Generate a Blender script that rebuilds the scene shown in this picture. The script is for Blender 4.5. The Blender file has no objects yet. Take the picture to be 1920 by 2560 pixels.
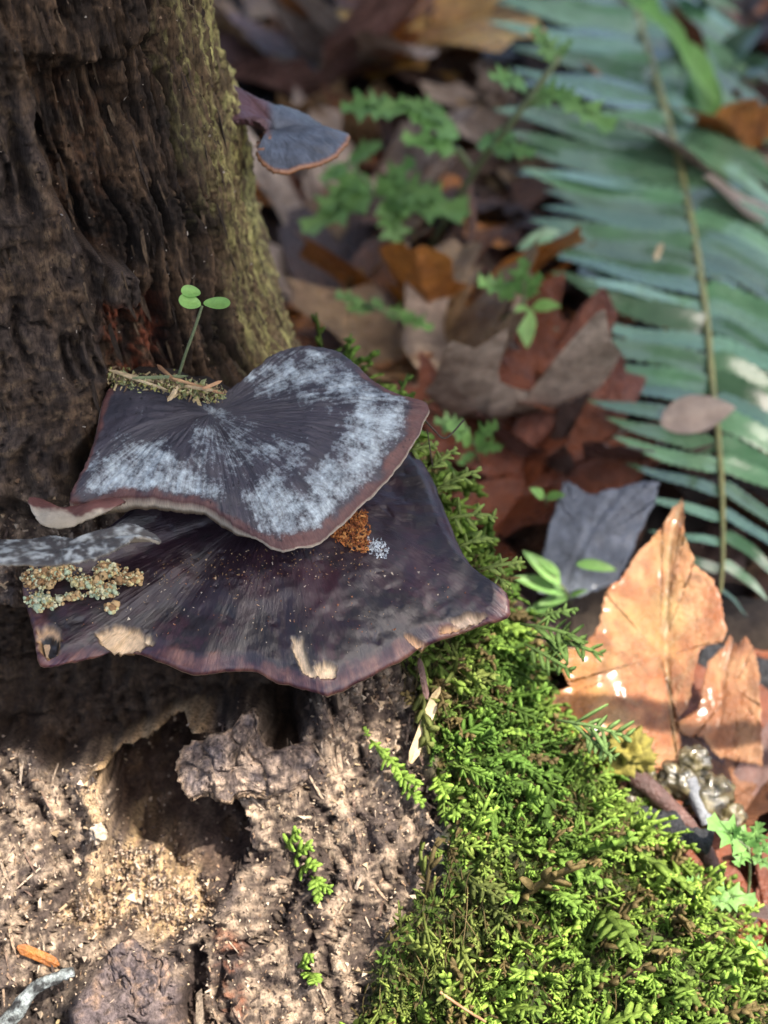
import bpy, math, random
import numpy as np
from mathutils import Vector, Matrix

random.seed(7); rng = np.random.default_rng(7)
sc = bpy.context.scene
CM = 0.01
# ------------------------------------------------------------------ camera, sky, sun, exposure
PITCH = math.radians(35.0)
CAM = np.array([0.0, 0.0, 42.0])                     # centimetres
FW = np.array([0, math.cos(PITCH), -math.sin(PITCH)])
UP = np.array([0, math.sin(PITCH), math.cos(PITCH)])
RT = np.array([1.0, 0, 0])
FPX = 4150.0                                          # focal length in photo pixels
cam = bpy.data.cameras.new('camera'); camo = bpy.data.objects.new('camera', cam)
sc.collection.objects.link(camo); sc.camera = camo
camo.location = Vector(CAM * CM); camo.rotation_euler = (math.pi / 2 - PITCH, 0, 0)
cam.sensor_width = 36; cam.lens = FPX / 2560 * 36
cam.clip_start = 0.02; cam.clip_end = 200
cam.dof.use_dof = True; cam.dof.focus_distance = 0.462; cam.dof.aperture_fstop = 9.5

SUN = np.array([0.40, -0.30, 0.866]); SUN /= np.linalg.norm(SUN)
w = bpy.data.worlds.new('World'); sc.world = w; w.use_nodes = True
nt = w.node_tree; nt.nodes.clear()
sky = nt.nodes.new('ShaderNodeTexSky'); sky.sky_type = 'NISHITA'; sky.sun_disc = False
sky.dust_density = 4.0; sky.ozone_density = 0.8; sky.air_density = 0.9; sky.sun_elevation = math.asin(SUN[2]); sky.sun_rotation = math.atan2(SUN[0], SUN[1])
bg = nt.nodes.new('ShaderNodeBackground'); bg.inputs[1].default_value = 0.15
wo = nt.nodes.new('ShaderNodeOutputWorld')
nt.links.new(sky.outputs[0], bg.inputs[0]); nt.links.new(bg.outputs[0], wo.inputs[0])
sl = bpy.data.lights.new('sun', 'SUN'); sl.energy = 5.0; sl.angle = math.radians(0.53); sl.color = (1.0, 0.93, 0.82)
so = bpy.data.objects.new('sun', sl); sc.collection.objects.link(so)
so.rotation_euler = Vector(SUN).to_track_quat('Z', 'Y').to_euler(); so.location = (1, -1, 4)
sc.view_settings.view_transform = 'Standard'; sc.view_settings.look = 'None'
sc.view_settings.exposure = 1.22; sc.view_settings.gamma = 1.0; sc.view_settings.use_curve_mapping = False
sc.render.engine = 'CYCLES'

# ------------------------------------------------------------------ helpers
def at(px, py, d):
    """point d cm in front of the camera on the line of sight through a photo pixel"""
    px = np.asarray(px, float); py = np.asarray(py, float); d = np.asarray(d, float)
    return CAM + d[..., None] * (FW + ((px - 960) / FPX)[..., None] * RT + ((1280 - py) / FPX)[..., None] * UP)
def atz(px, py, z):
    px = np.asarray(px, float); py = np.asarray(py, float)
    ray = FW + ((px - 960) / FPX)[..., None] * RT + ((1280 - py) / FPX)[..., None] * UP
    t = (np.asarray(z, float) - CAM[2]) / ray[..., 2]
    return CAM + t[..., None] * ray
def proj(P):
    q = P - CAM; d = q @ FW
    return 960 + FPX * (q @ RT) / d, 1280 - FPX * (q @ UP) / d, d
def sstep(a, b, x):
    t = np.clip((x - a) / (b - a), 0, 1); return t * t * (3 - 2 * t)
_perm = np.random.default_rng(3).permutation(256).astype(np.int32); _perm = np.concatenate([_perm, _perm])
_grad = np.random.default_rng(4).normal(size=(256, 3)); _grad /= np.linalg.norm(_grad, axis=1)[:, None]
_grad = _grad.astype(np.float32)
def noise(P):
    P = np.asarray(P, np.float32); sh = P.shape[:-1]; P = P.reshape(-1, 3)
    i = np.floor(P).astype(np.int32); f = P - i; i &= 255
    u = f * f * f * (f * (f * 6 - 15) + 10)
    out = np.zeros(len(P), np.float32)
    for dx in (0, 1):
        for dy in (0, 1):
            for dz in (0, 1):
                h = _perm[_perm[_perm[(i[:, 0] + dx) & 255] + ((i[:, 1] + dy) & 255)] + ((i[:, 2] + dz) & 255)]
                g = _grad[h]
                v = g[:, 0] * (f[:, 0] - dx) + g[:, 1] * (f[:, 1] - dy) + g[:, 2] * (f[:, 2] - dz)
                wx = u[:, 0] if dx else 1 - u[:, 0]; wy = u[:, 1] if dy else 1 - u[:, 1]; wz = u[:, 2] if dz else 1 - u[:, 2]
                out += v * wx * wy * wz
    return (out * 1.6).reshape(sh)
def fbm(P, oct=4, gain=0.5):
    a = 1.0; s = 0; tot = 0
    P = np.asarray(P, np.float32)
    for k in range(oct):
        s = s + a * noise(P * (2 ** k) + 17.3 * k); tot += a; a *= gain
    return s / tot
def polysd(x, y, poly):
    """signed distance in pixels to a polygon, negative inside"""
    poly = np.asarray(poly, np.float32); n = len(poly)
    d = np.full(x.shape, 1e12, np.float32); inside = np.zeros(x.shape, bool)
    for k in range(n):
        a = poly[k]; b = poly[(k + 1) % n]; e = b - a
        wx = x - a[0]; wy = y - a[1]
        t = np.clip((wx * e[0] + wy * e[1]) / (e @ e), 0, 1)
        d = np.minimum(d, (wx - e[0] * t) ** 2 + (wy - e[1] * t) ** 2)
        c = ((a[1] > y) != (b[1] > y)) & (x < e[0] * (y - a[1]) / (e[1] + 1e-9) + a[0])
        inside ^= c
    d = np.sqrt(d); return np.where(inside, -d, d)
def linesd(x, y, pts):
    d = np.full(x.shape, 1e12, np.float32)
    for a, b in zip(pts[:-1], pts[1:]):
        a = np.array(a, float); e = np.array(b, float) - a
        t = np.clip(((x - a[0]) * e[0] + (y - a[1]) * e[1]) / (e @ e), 0, 1)
        d = np.minimum(d, (x - a[0] - e[0] * t) ** 2 + (y - a[1] - e[1] * t) ** 2)
    return np.sqrt(d)
def spline(pts, n, closed=False):
    pts = np.asarray(pts, float); m = len(pts)
    seg = m if closed else m - 1
    ts = np.linspace(0, seg, n, endpoint=not closed)
    i = np.minimum(ts.astype(int), seg - 1); f = (ts - i)[:, None]
    g = (lambda k: pts[k % m]) if closed else (lambda k: pts[np.clip(k, 0, m - 1)])
    p0, p1, p2, p3 = g(i - 1), g(i), g(i + 1), g(i + 2)
    return 0.5 * (2 * p1 + (p2 - p0) * f + (2 * p0 - 5 * p1 + 4 * p2 - p3) * f ** 2 + (3 * p1 - p0 - 3 * p2 + p3) * f ** 3)
def unit(v): v = np.asarray(v, float); return v / (np.linalg.norm(v, axis=-1, keepdims=True) + 1e-12)

def mesh_data(name, V, F, col=None, uv=None, smooth=True, extra=None):
    """V in cm; F an (n,3) or (n,4) array or a list of such arrays"""
    Fs = [np.asarray(f, np.int32) for f in (F if isinstance(F, (list, tuple)) else [F]) if len(f)]
    me = bpy.data.meshes.new(name)
    V = np.asarray(V, np.float32) * CM
    me.vertices.add(len(V)); me.vertices.foreach_set('co', V.ravel())
    idx = np.concatenate([f.ravel() for f in Fs]); tot = np.concatenate([np.full(len(f), f.shape[1], np.int32) for f in Fs])
    me.loops.add(len(idx)); me.loops.foreach_set('vertex_index', idx)
    me.polygons.add(len(tot)); st = np.concatenate([[0], np.cumsum(tot)[:-1]]).astype(np.int32)
    me.polygons.foreach_set('loop_start', st); me.polygons.foreach_set('loop_total', tot)
    me.polygons.foreach_set('use_smooth', np.full(len(tot), smooth))
    if col is not None:
        a = me.attributes.new('Col', 'FLOAT_COLOR', 'POINT')
        c = np.zeros((len(V), 4), np.float32); col = np.asarray(col); c[:, :col.shape[1]] = col; a.data.foreach_set('color', c.ravel())
    if uv is not None:
        a = me.attributes.new('Rad', 'FLOAT_VECTOR', 'POINT')
        c = np.zeros((len(V), 3), np.float32); c[:, :uv.shape[1]] = uv; a.data.foreach_set('vector', c.ravel())
    me.update(calc_edges=True); me.validate()
    return me
def link(name, me, m, parent=None, loc=None):
    o = bpy.data.objects.new(name, me)
    if m and not me.materials: me.materials.append(m)
    sc.collection.objects.link(o)
    if parent: o.parent = parent
    if loc is not None: o.location = Vector(np.asarray(loc, float) * CM)
    return o
def tag(o, label=None, cat=None, group=None, kind=None):
    if label: o['label'] = label
    if cat: o['category'] = cat
    if group: o['group'] = group
    if kind: o['kind'] = kind
    return o
def base_of(V):
    return np.array([V[:, 0].mean(), V[:, 1].mean(), V[:, 2].min()])
def obj(name, V, F, m, parent=None, **k):
    """one mesh object from world cm coordinates; the origin sits at its base (or at its parent's)"""
    V = np.asarray(V, float)
    b = np.array(parent['base_cm']) if parent else base_of(V)
    o = link(name, mesh_data(name, V - b, F, **k), m, parent, None if parent else b)
    if not parent: o['base_cm'] = [float(x) for x in b]
    return o
def thing(name, label, cat, base, group=None):
    o = bpy.data.objects.new(name, None); sc.collection.objects.link(o); o.empty_display_size = 0.01
    o.location = Vector(np.asarray(base, float) * CM); o['base_cm'] = [float(x) for x in base]
    return tag(o, label, cat, group)
def grid_faces(r, c, wrap=False):
    i = np.arange(r - 1)[:, None]; j = np.arange(c if wrap else c - 1)[None, :]
    j2 = (j + 1) % c
    return np.stack([i * c + j, i * c + j2, (i + 1) * c + j2, (i + 1) * c + j], -1).reshape(-1, 4)
def tube(path, rad, sides=7, lump=0.0):
    path = np.asarray(path, float); n = len(path); rad = np.broadcast_to(np.asarray(rad, float), (n,))
    T = unit(np.gradient(path, axis=0)); ref = np.array([0.31, 0.2, 0.93])
    A = unit(np.cross(T, ref)); B = np.cross(T, A)
    ph = np.linspace(0, 2 * np.pi, sides, endpoint=False)
    V = path[:, None] + rad[:, None, None] * (np.cos(ph)[None, :, None] * A[:, None] + np.sin(ph)[None, :, None] * B[:, None])
    if lump: V = V + (unit(V - path[:, None]) * (fbm(V * (0.5 / rad.mean())) * lump * rad.mean())[..., None])
    V = V.reshape(-1, 3); F = grid_faces(n, sides, True)
    V = np.vstack([V, path[:1], path[-1:]]); k = np.arange(sides)
    c0 = np.stack([np.full(sides, n * sides), (k + 1) % sides, k], -1)
    c1 = np.stack([np.full(sides, n * sides + 1), (n - 1) * sides + k, (n - 1) * sides + (k + 1) % sides], -1)
    return V, [F, c0, c1]
def join(parts):
    """merge (V,F[,col]) tuples into one set of arrays"""
    V = []; Q = []; T = []; C = []; n = 0
    for p in parts:
        v, f = p[0], p[1]; V.append(v)
        for g in (f if isinstance(f, (list, tuple)) else [f]):
            g = np.asarray(g)
            if len(g): (Q if g.shape[1] == 4 else T).append(g + n)
        if len(p) > 2: C.append(np.broadcast_to(p[2], (len(v), 3)))
        n += len(v)
    return np.vstack(V), [np.vstack(x) for x in (Q, T) if x], (np.vstack(C) if C else None)
def scatter(protos, which, M, P, C=None):
    """V,F,colour of many transformed copies joined into one mesh"""
    Vs = []; Fs = []; Cs = []; n = 0
    for k, (v, f, tint) in enumerate(protos):
        s = np.where(which == k)[0]
        if not len(s): continue
        X = np.einsum('nij,vj->nvi', M[s], v) + P[s][:, None]
        Vs.append(X.reshape(-1, 3).astype(np.float32))
        Fs.append((f[None] + (np.arange(len(s)) * len(v))[:, None, None] + n).reshape(-1, f.shape[1])); n += len(s) * len(v)
        if C is not None: Cs.append((C[s][:, None, :] * tint[None, :, None]).reshape(-1, 3))
    return np.vstack(Vs), np.vstack(Fs), (np.vstack(Cs) if C is not None else None)
def frames(ax, nrm):
    """rotation matrices whose columns are x=ax, z about nrm"""
    x = unit(ax); y = unit(np.cross(nrm, x)); z = np.cross(x, y)
    return np.stack([x, y, z], -1)

# ------------------------------------------------------------------ materials
def mat(name, col=(.2, .2, .2), col2=None, attr=False, nscale=1.0, stretch=(1, 1, 1), mottle=0.35, mscale=12.0, rough=0.6,
        rough2=None, bump=0.3, bscale=14.0, trans=0.0, spec=0.5, coat=0.0, rnd=0.0, coord='Object', specks=None, bdist=0.03, bloomc=None):
    m = bpy.data.materials.new(name); m.use_nodes = True; T = m.node_tree; N = T.nodes; N.clear(); L = T.links.new
    out = N.new('ShaderNodeOutputMaterial'); p = N.new('ShaderNodeBsdfPrincipled')
    tc = N.new('ShaderNodeTexCoord'); oi = N.new('ShaderNodeObjectInfo')
    mp = N.new('ShaderNodeMapping'); mp.inputs['Scale'].default_value = [100 * s for s in stretch]
    if coord == 'Rad':
        a = N.new('ShaderNodeAttribute'); a.attribute_name = 'Rad'; L(a.outputs['Vector'], mp.inputs[0]); mp.inputs['Scale'].default_value = stretch
    else: L(tc.outputs['Object'], mp.inputs[0])
    off = N.new('ShaderNodeVectorMath'); off.operation = 'ADD'
    mul = N.new('ShaderNodeMath'); mul.operation = 'MULTIPLY'; mul.inputs[1].default_value = 91.0
    L(oi.outputs['Random'], mul.inputs[0]); L(mp.outputs[0], off.inputs[0]); L(mul.outputs[0], off.inputs[1])
    mo = N.new('ShaderNodeMapping'); mo.inputs['Scale'].default_value = (100, 100, 100); L(tc.outputs['Object'], mo.inputs[0])
    def nz(scale, det=5, rgh=.6, ob=0):
        n = N.new('ShaderNodeTexNoise'); n.inputs['Scale'].default_value = scale; n.inputs['Detail'].default_value = det
        n.inputs['Roughness'].default_value = rgh; L(mo.outputs[0] if ob else off.outputs[0], n.inputs['Vector']); return n.outputs['Fac']
    def ramp(fac, a, b, c0=0.0, c1=1.0):
        r = N.new('ShaderNodeMapRange'); r.inputs[1].default_value = a; r.inputs[2].default_value = b
        r.inputs[3].default_value = c0; r.inputs[4].default_value = c1; L(fac, r.inputs[0]); return r.outputs[0]
    def bl(a, n1, n2):
        x = N.new('ShaderNodeMath'); x.operation = 'MULTIPLY_ADD'; L(n1, x.inputs[0]); x.inputs[1].default_value = 1.5; L(a, x.inputs[2])
        y = N.new('ShaderNodeMath'); y.operation = 'MULTIPLY_ADD'; L(n2, y.inputs[0]); y.inputs[1].default_value = 1.3; L(x.outputs[0], y.inputs[2])
        z = N.new('ShaderNodeMath'); z.operation = 'ADD'; L(y.outputs[0], z.inputs[0]); z.inputs[1].default_value = -1.4; return z.outputs[0]
    def mix(fac, a, b, mode='MIX'):
        x = N.new('ShaderNodeMix'); x.data_type = 'RGBA'; x.blend_type = mode
        if isinstance(fac, float): x.inputs[0].default_value = fac
        else: L(fac, x.inputs[0])
        for k, v in ((6, a), (7, b)):
            if isinstance(v, tuple): x.inputs[k].default_value = (*v, 1)
            else: L(v, x.inputs[k])
        return x.outputs[2]
    if attr:
        at_ = N.new('ShaderNodeAttribute'); at_.attribute_name = 'Col'; c = at_.outputs['Color']
        if bloomc: c = mix(ramp(bl(at_.outputs['Alpha'], nz(1.7, 7, .75, 1), nz(8, 4, .7, 1)), .34, 1.25, 0, .9), c, tuple(bloomc))
        if col2 is not None: c = mix(ramp(nz(nscale), .45, .62), c, tuple(col2))
    else:
        c = mix(ramp(nz(nscale), .38, .62), tuple(col), tuple(col2 if col2 is not None else col))
    if mottle:
        v = ramp(nz(mscale, 6, .65), .28, .72, 1 - mottle, 1 + mottle)
        cb = N.new('ShaderNodeVectorMath'); cb.operation = 'SCALE'; L(c, cb.inputs[0]); L(v, cb.inputs['Scale']); c = cb.outputs[0]
    if specks:
        sc_, thr, scol = specks
        c = mix(ramp(nz(sc_, 3, .7), thr, thr + .06), c, tuple(scol))
    if rnd:
        hs = N.new('ShaderNodeHueSaturation'); L(c, hs.inputs['Color'])
        L(ramp(oi.outputs['Random'], 0, 1, 1 - rnd, 1 + rnd), hs.inputs['Value']); c = hs.outputs[0]
    L(c, p.inputs['Base Color'])
    if rough2 is not None: L(ramp(nz(mscale * .4, 4), .35, .65, rough, rough2), p.inputs['Roughness'])
    else: p.inputs['Roughness'].default_value = rough
    p.inputs['Specular IOR Level'].default_value = spec; p.inputs['Coat Weight'].default_value = coat; p.inputs['Coat Roughness'].default_value = .15
    if bump:
        b = N.new('ShaderNodeBump'); b.inputs['Strength'].default_value = bump; b.inputs['Distance'].default_value = bdist * CM * 4
        L(nz(bscale, 6, .65), b.inputs['Height']); L(b.outputs[0], p.inputs['Normal'])
    if trans:
        t = N.new('ShaderNodeBsdfTranslucent'); ms = N.new('ShaderNodeMixShader'); ms.inputs[0].default_value = trans
        L(c, t.inputs[0]); L(p.outputs[0], ms.inputs[1]); L(t.outputs[0], ms.inputs[2]); L(ms.outputs[0], out.inputs[0])
    else: L(p.outputs[0], out.inputs[0])
    return m

M_wood = mat('rotten wood', attr=True, mottle=.8, mscale=9.0, stretch=(1, 1, .35), rough=.85, bump=1.0, bscale=13, bdist=.02, spec=.25, specks=(6.5, .60, (.035, .024, .02)))
M_crumb = mat('wood crumbs', attr=True, mottle=.3, rough=.9, bump=0, spec=.2)
M_moss = mat('moss', attr=True, mottle=.4, mscale=5, rough=.6, bump=.5, bscale=12, bdist=.03, trans=.42, spec=.25)
M_capu = mat('cap skin with bloom', attr=True, bloomc=(.56, .65, .67), coord='Rad', stretch=(1, 1, 1), mottle=.35, mscale=26, rough=.62, rough2=.42, bump=.4, bscale=20, bdist=.012, spec=.4)
M_capl = mat('cap skin dark wet', attr=True, coord='Rad', stretch=(1, 1, 1), mottle=.35, mscale=9, rough=.36, rough2=.30, bump=.4, bscale=7, bdist=.018, spec=.6, coat=.12)
M_soil = mat('soil', (.014, .010, .008), (.035, .022, .015), nscale=.4, mottle=.6, mscale=3, rough=.8, bump=.9, bscale=3, bdist=.15)
M_frag = mat('leaf bits', attr=True, mottle=.4, mscale=4, rough=.5, bump=.3, trans=.1)
M_frond = mat('fern green', (.16, .29, .15), (.09, .20, .09), nscale=.5, mottle=.25, mscale=5, rough=.36, rough2=.13, bump=.5, bscale=4, bdist=.03, trans=.12, spec=.8, coat=.9, rnd=.45)
M_rachis = mat('fern stalk', (.34, .31, .11), (.24, .24, .09), nscale=1, rough=.5, bump=.2)
M_green = mat('fresh leaf', (.22, .40, .11), (.15, .32, .08), nscale=1.2, mottle=.2, mscale=5, rough=.45, bump=.3, bscale=6, trans=.35, rnd=.2)
M_green2 = mat('bright leaf', (.26, .48, .12), (.20, .40, .09), nscale=1.2, mottle=.2, mscale=5, rough=.4, bump=.3, bscale=6, trans=.35, rnd=.15)
M_stem = mat('green stem', (.17, .2, .09), (.12, .15, .07), nscale=1, rough=.5, bump=.2)
M_twig = mat('twig bark', (.05, .035, .025), (.09, .065, .045), nscale=2, rough=.7, bump=.8, bscale=6, bdist=.08)
M_grey = mat('lichen twig', (.42, .47, .46), (.03, .03, .03), nscale=2.6, mottle=.5, mscale=6, rough=.8, bump=.8, bscale=6, bdist=.08)
M_needle = mat('dry needle', (.42, .25, .12), (.28, .13, .06), nscale=1.5, rough=.55, bump=.2, rnd=.35)
M_straw = mat('straw', (.55, .42, .24), (.38, .28, .15), nscale=1.5, rough=.6, bump=.3, stretch=(1, 1, 1), rnd=.2)
LEAFC = {'brown': ((.15, .06, .022), (.075, .032, .016)), 'rust': ((.19, .055, .02), (.12, .034, .016)), 'orange': ((.42, .16, .03), (.26, .085, .02)),
         'tan': ((.33, .21, .10), (.17, .095, .045)), 'plum': ((.075, .038, .032), (.15, .08, .065)), 'grey': ((.20, .21, .23), (.13, .13, .14)),
         'yellow': ((.52, .32, .07), (.40, .20, .05)), 'dark': ((.05, .03, .025), (.09, .05, .035)), 'pale': ((.42, .32, .24), (.20, .14, .10))}
M_leaf = {k: mat('dead leaf ' + k, tuple(1.3 * x for x in a), tuple(1.3 * x for x in b), nscale=.35, mottle=.4, mscale=1.6, rough=.45, rough2=.16, bump=.8, bscale=1.8, bdist=.10, trans=.15, spec=.7) for k, (a, b) in LEAFC.items()}
M_hero = mat('sunlit leaf', attr=True, mottle=.42, mscale=1.4, rough=.42, rough2=.16, bump=.7, bscale=3, bdist=.08, trans=.10, spec=.6, coat=.12)
M_lich = mat('lichen', attr=True, mottle=.3, mscale=10, rough=.85, bump=.5, bscale=10)
M_jelly = mat('wet jelly', (.03, .028, .022), (.15, .12, .055), nscale=1.3, mottle=.5, mscale=3, rough=.12, bump=.4, bscale=4, bdist=.1, spec=.8, coat=.6)
M_char = mat('charred wood', (.018, .018, .02), (.05, .05, .055), nscale=1.5, rough=.45, bump=1, bscale=3, bdist=.12)

# ------------------------------------------------------------------ forest floor
def ground_z(x, y):
    x = np.asarray(x, float); y = np.asarray(y, float)
    base = 0.4 + 0.13 * np.clip(y - 50, 0, 350)
    return base
def ground_full(x, y):
    P = np.stack([x * .09, y * .09, np.zeros_like(x)], -1)
    near = np.exp(-((x / 150) ** 2 + ((y - 70) / 150) ** 2))
    return ground_z(x, y) + (fbm(P, 5) * 2.4) * (0.3 + near) + fbm(P * 9, 3) * .5 * near
def gx(px, py, lift=0.0):
    """where the line of sight through a pixel meets the forest floor"""
    ray = FW + ((px - 960) / FPX) * RT + ((1280 - py) / FPX) * UP
    t = 30.0
    for _ in range(400):
        p = CAM + ray * t
        if p[2] <= float(ground_full(np.array([p[0]]), np.array([p[1]]))[0]) + lift: break
        t += .5
    return CAM + ray * t
def axis(lo, hi, mid0, mid1, n):
    m = np.linspace(mid0, mid1, n); g = np.geomspace(1, (hi - mid1) + 1, 26)[1:] - 1
    h = np.geomspace(1, (mid0 - lo) + 1, 26)[1:] - 1
    return np.concatenate([(mid0 - h)[::-1], m, mid1 + g])
ax = axis(-3000, 3000, -45, 60, 200); ay = axis(-3000, 3000, 15, 150, 230)
GX, GY = np.meshgrid(ax, ay); GZ = ground_full(GX, GY)
o = link('forest_floor', mesh_data('forest_floor', np.stack([GX, GY, GZ], -1).reshape(-1, 3), grid_faces(len(ay), len(ax))), M_soil)
tag(o, kind='structure')

# ------------------------------------------------------------------ the stump
zk = np.array([-3, 0, 2.5, 5, 8, 10.7, 13, 15, 17, 25, 32, 46.0])
ak = np.array([26.5, 25.5, 24.5, 23.2, 21.2, 19.8, 18.9, 18.3, 17.7, 16.3, 15.2, 13.5])
gk = np.array([18, 15.5, 11.8, 8.6, 6.9, 6.2, 3.8, 1.2, .2, 0, 0, 0.0])      # root buttress towards the front right      # half width (right side)
bk = np.array([36, 31, 28, 25.4, 22.0, 19.8, 18, 16.8, 16.2, 15.4, 14.6, 13.0])      # half depth (front side)
nk = np.array([2.2, 2.2, 2.25, 2.3, 2.5, 2.8, 3.0, 3.1, 3.2, 3.3, 3.3, 3.3])
CX, CY = -20.0, 58.0
def cross(z, ph):
    a = np.interp(z, zk, ak); b = np.interp(z, zk, bk); n = np.interp(z, zk, nk)
    k = np.ones(5) / 5
    c, s = np.cos(ph), np.sin(ph)
    dx = a * np.sign(c) * np.abs(c) ** (2 / n); dy = b * np.sign(s) * np.abs(s) ** (2 / n)
    th = np.degrees(np.arctan2(dy, dx)); wd = np.where(th < -41, 15.0, 13.0); g = np.interp(z, zk, gk) * np.exp(-((th + 41) / wd) ** 2)
    r = np.hypot(dx, dy) + 1e-9; dx = dx * (1 + g / r); dy = dy * (1 + g / r)
    dx = dx - np.clip(dx, 0, 1) * .28 * np.clip(dy + b - 4, 0, None)
    return CX + dx, CY + dy
NR, NC = 660, 540
# visible arc: dense, by arc length on the cross-section at z = 8
phf = np.linspace(-1.88, .75, 6000); xx, yy = cross(np.full(6000, 7.0), phf)
arc = np.concatenate([[0], np.cumsum(np.hypot(np.diff(xx), np.diff(yy)))])
ph_d = np.interp(np.linspace(0, arc[-1], NC), arc, phf)
ph_all = np.concatenate([ph_d, np.linspace(.75, 2 * np.pi - 1.88, 62)[1:-1]])
zz = np.concatenate([np.linspace(-3, 31, NR - 30), np.linspace(31, 44, 31)[1:]]); NR = len(zz)
PH, ZZ = np.meshgrid(ph_all, zz)
# smooth profiles
zs = np.linspace(-3, 46, 400); ker = np.hanning(31); ker /= ker.sum()
def smooth(v):
    f = np.interp(zs, zk, v); return np.convolve(np.pad(f, 15, mode='edge'), ker, 'valid')
aks, bks, nks, gks = smooth(ak), smooth(bk), smooth(nk), smooth(gk); zk, ak, bk, nk, gk = zs, aks, bks, nks, gks
X, Y = cross(ZZ, PH)
B = np.stack([X, Y, ZZ], -1)
NCt = B.shape[1]
def normals(B):
    du = np.roll(B, -1, 1) - np.roll(B, 1, 1); dv = np.gradient(B, axis=0)
    return unit(np.cross(du, dv))
Nn = normals(B)
px, py, dd = proj(B)
face = (np.einsum('ijk,ijk->ij', Nn, unit(B - CAM)) < 0.25)
front = face & (np.arange(NCt)[None, :] < NC)
px = np.where(front, px, -9999.0); py = np.where(front, py, -9999.0)
ARC = np.concatenate([np.linspace(0, arc[-1], NC), arc[-1] + np.linspace(1, 60, NCt - NC)])[None, :] + 0 * ZZ
# pixel-space warps so that edges are ragged
q = np.stack([px * .012, py * .012, 0 * px], -1); wx = fbm(q, 4) * 34; wy = fbm(q + 31, 4) * 34
fx, fy = px + wx, py + wy
sx, sy = px + wx * .5, py + wy * .5
def mask(poly, soft=14, raw=False):
    a, b = (sx, sy) if raw else (fx, fy)
    return sstep(soft, -soft, polysd(a.astype(np.float32), b.astype(np.float32), poly))
gw = fbm(B * .22 + 60, 3); grain_p = np.stack([ARC * 1.2 + gw * 1.6, ZZ * .2, ARC * 0 + 2.0], -1)
g1 = fbm(grain_p, 5, .6); g2 = fbm(grain_p * np.array([2.6, 1.5, 1]) + 9, 4, .6)
lump = fbm(B * .16, 3); mid = fbm(B * .55 + 5, 4); fine = fbm(B * 2.2, 4, .6)
upper = sstep(11.5, 15.0, ZZ)                         # the standing trunk above the brackets
lower = 1 - upper
D = lump * .5 + mid * .22 * lower + fine * .12
g3 = fbm(np.stack([ARC * 5 + gw * 5, ZZ * .5, ARC * 0 + 7.0], -1), 3, .6); ck = sstep(.12, .02, np.abs(fbm(np.stack([ARC * .55 + gw * 1.2, ZZ * .07, ARC * 0 + 50], -1), 3))) * sstep(-.1, .25, mid + .1)
D += upper * (g3 * .09 - .75 * ck)
D += upper * (g1 * .40 + np.minimum(g2, .05) * .35 + np.round(fbm(B * np.array([.5, .5, .3]) + 70, 3) * 4) * .09)
pale_ = lower; cr = fbm(B * np.array([4.5, 4.5, 3.0]) + 11, 3, .6); rg = 1 - np.abs(fbm(np.stack([ARC * .8 + gw * 2.5 + mid * .5, ZZ * .13 + gw * .4, ARC * 0 + 21], -1), 3, .6)) * 4
fb = fbm(np.stack([ARC * 2.4 + gw * 4, ZZ * .42 + gw * 1.5, ARC * 0 + 5.0], -1), 4, .62); led = np.round(fbm(B * np.array([.42, .42, .3]) + 33, 3) * 5) * .16
D += lower * (g2 * .30 + mid * .5 + fine * .10 + fb * .27 + led * .6 + cr * .09 - .22 * sstep(.1, .4, fbm(B * np.array([3, 3, 1.2]) + 55, 3)) * pale_ - .5 * sstep(.76, 1, rg) - .3 * ck) + upper * cr * .07
crack = sstep(.035, .0, np.abs(fbm(grain_p * .8 + 4, 3))) * upper; D -= .3 * crack
slab = mask([(-400, -400), (30, 100), (70, 180), (60, 300), (110, 420), (165, 560), (235, 640), (300, 640), (302, 715), (236, 745), (248, 900), (262, 1010), (225, 1090), (180, 1250), (-400, 1300)], 6)
D += slab * 1.8
hollow = mask([(70, 170), (160, 190), (260, 150), (330, 260), (300, 520), (300, 620), (240, 640), (170, 560), (110, 420)], 22); D -= .65 * hollow
step2 = mask([(-300, -300), (420, -300), (360, 60), (300, 140), (180, 150), (60, 130), (-300, 60)], 16); D += .5 * step2
redrot = mask([(238, 735), (300, 712), (350, 745), (385, 730), (400, 790), (440, 830), (425, 890), (380, 905), (350, 955), (290, 930), (255, 850)], 34); D -= redrot * (.55 - fine * .5)
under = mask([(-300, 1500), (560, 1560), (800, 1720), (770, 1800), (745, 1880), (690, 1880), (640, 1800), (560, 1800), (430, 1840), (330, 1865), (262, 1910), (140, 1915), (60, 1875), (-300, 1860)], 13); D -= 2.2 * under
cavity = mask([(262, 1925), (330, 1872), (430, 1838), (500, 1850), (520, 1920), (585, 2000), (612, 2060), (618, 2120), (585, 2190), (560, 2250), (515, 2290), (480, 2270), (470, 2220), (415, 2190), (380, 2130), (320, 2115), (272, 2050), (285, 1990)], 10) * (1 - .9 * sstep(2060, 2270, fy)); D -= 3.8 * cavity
crumbs = mask([(285, 2085), (350, 2110), (430, 2180), (520, 2215), (530, 2270), (470, 2330), (380, 2350), (300, 2300), (240, 2340), (140, 2290), (200, 2240), (268, 2190)], 24); D -= .9 * crumbs * (1 - .6 * cavity); qn_ = fbm(q * 2.2 + 77, 4, .55); D += cavity * qn_ * 1.5 + under * qn_ * .5
ridge = sstep(34, 8, linesd(sx, sy, [(250, 1915), (222, 1990), (250, 2090), (228, 2190), (215, 2275)])); D += .55 * ridge * (1 - cavity)
rim = sstep(20, 4, linesd(sx, sy, [(250, 1925), (330, 1868), (430, 1832), (500, 1822)])); D += .7 * rim
notch = mask([(650, 1790), (700, 1770), (725, 1830), (715, 1872), (672, 1870)], 10); D -= 1.6 * notch
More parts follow.
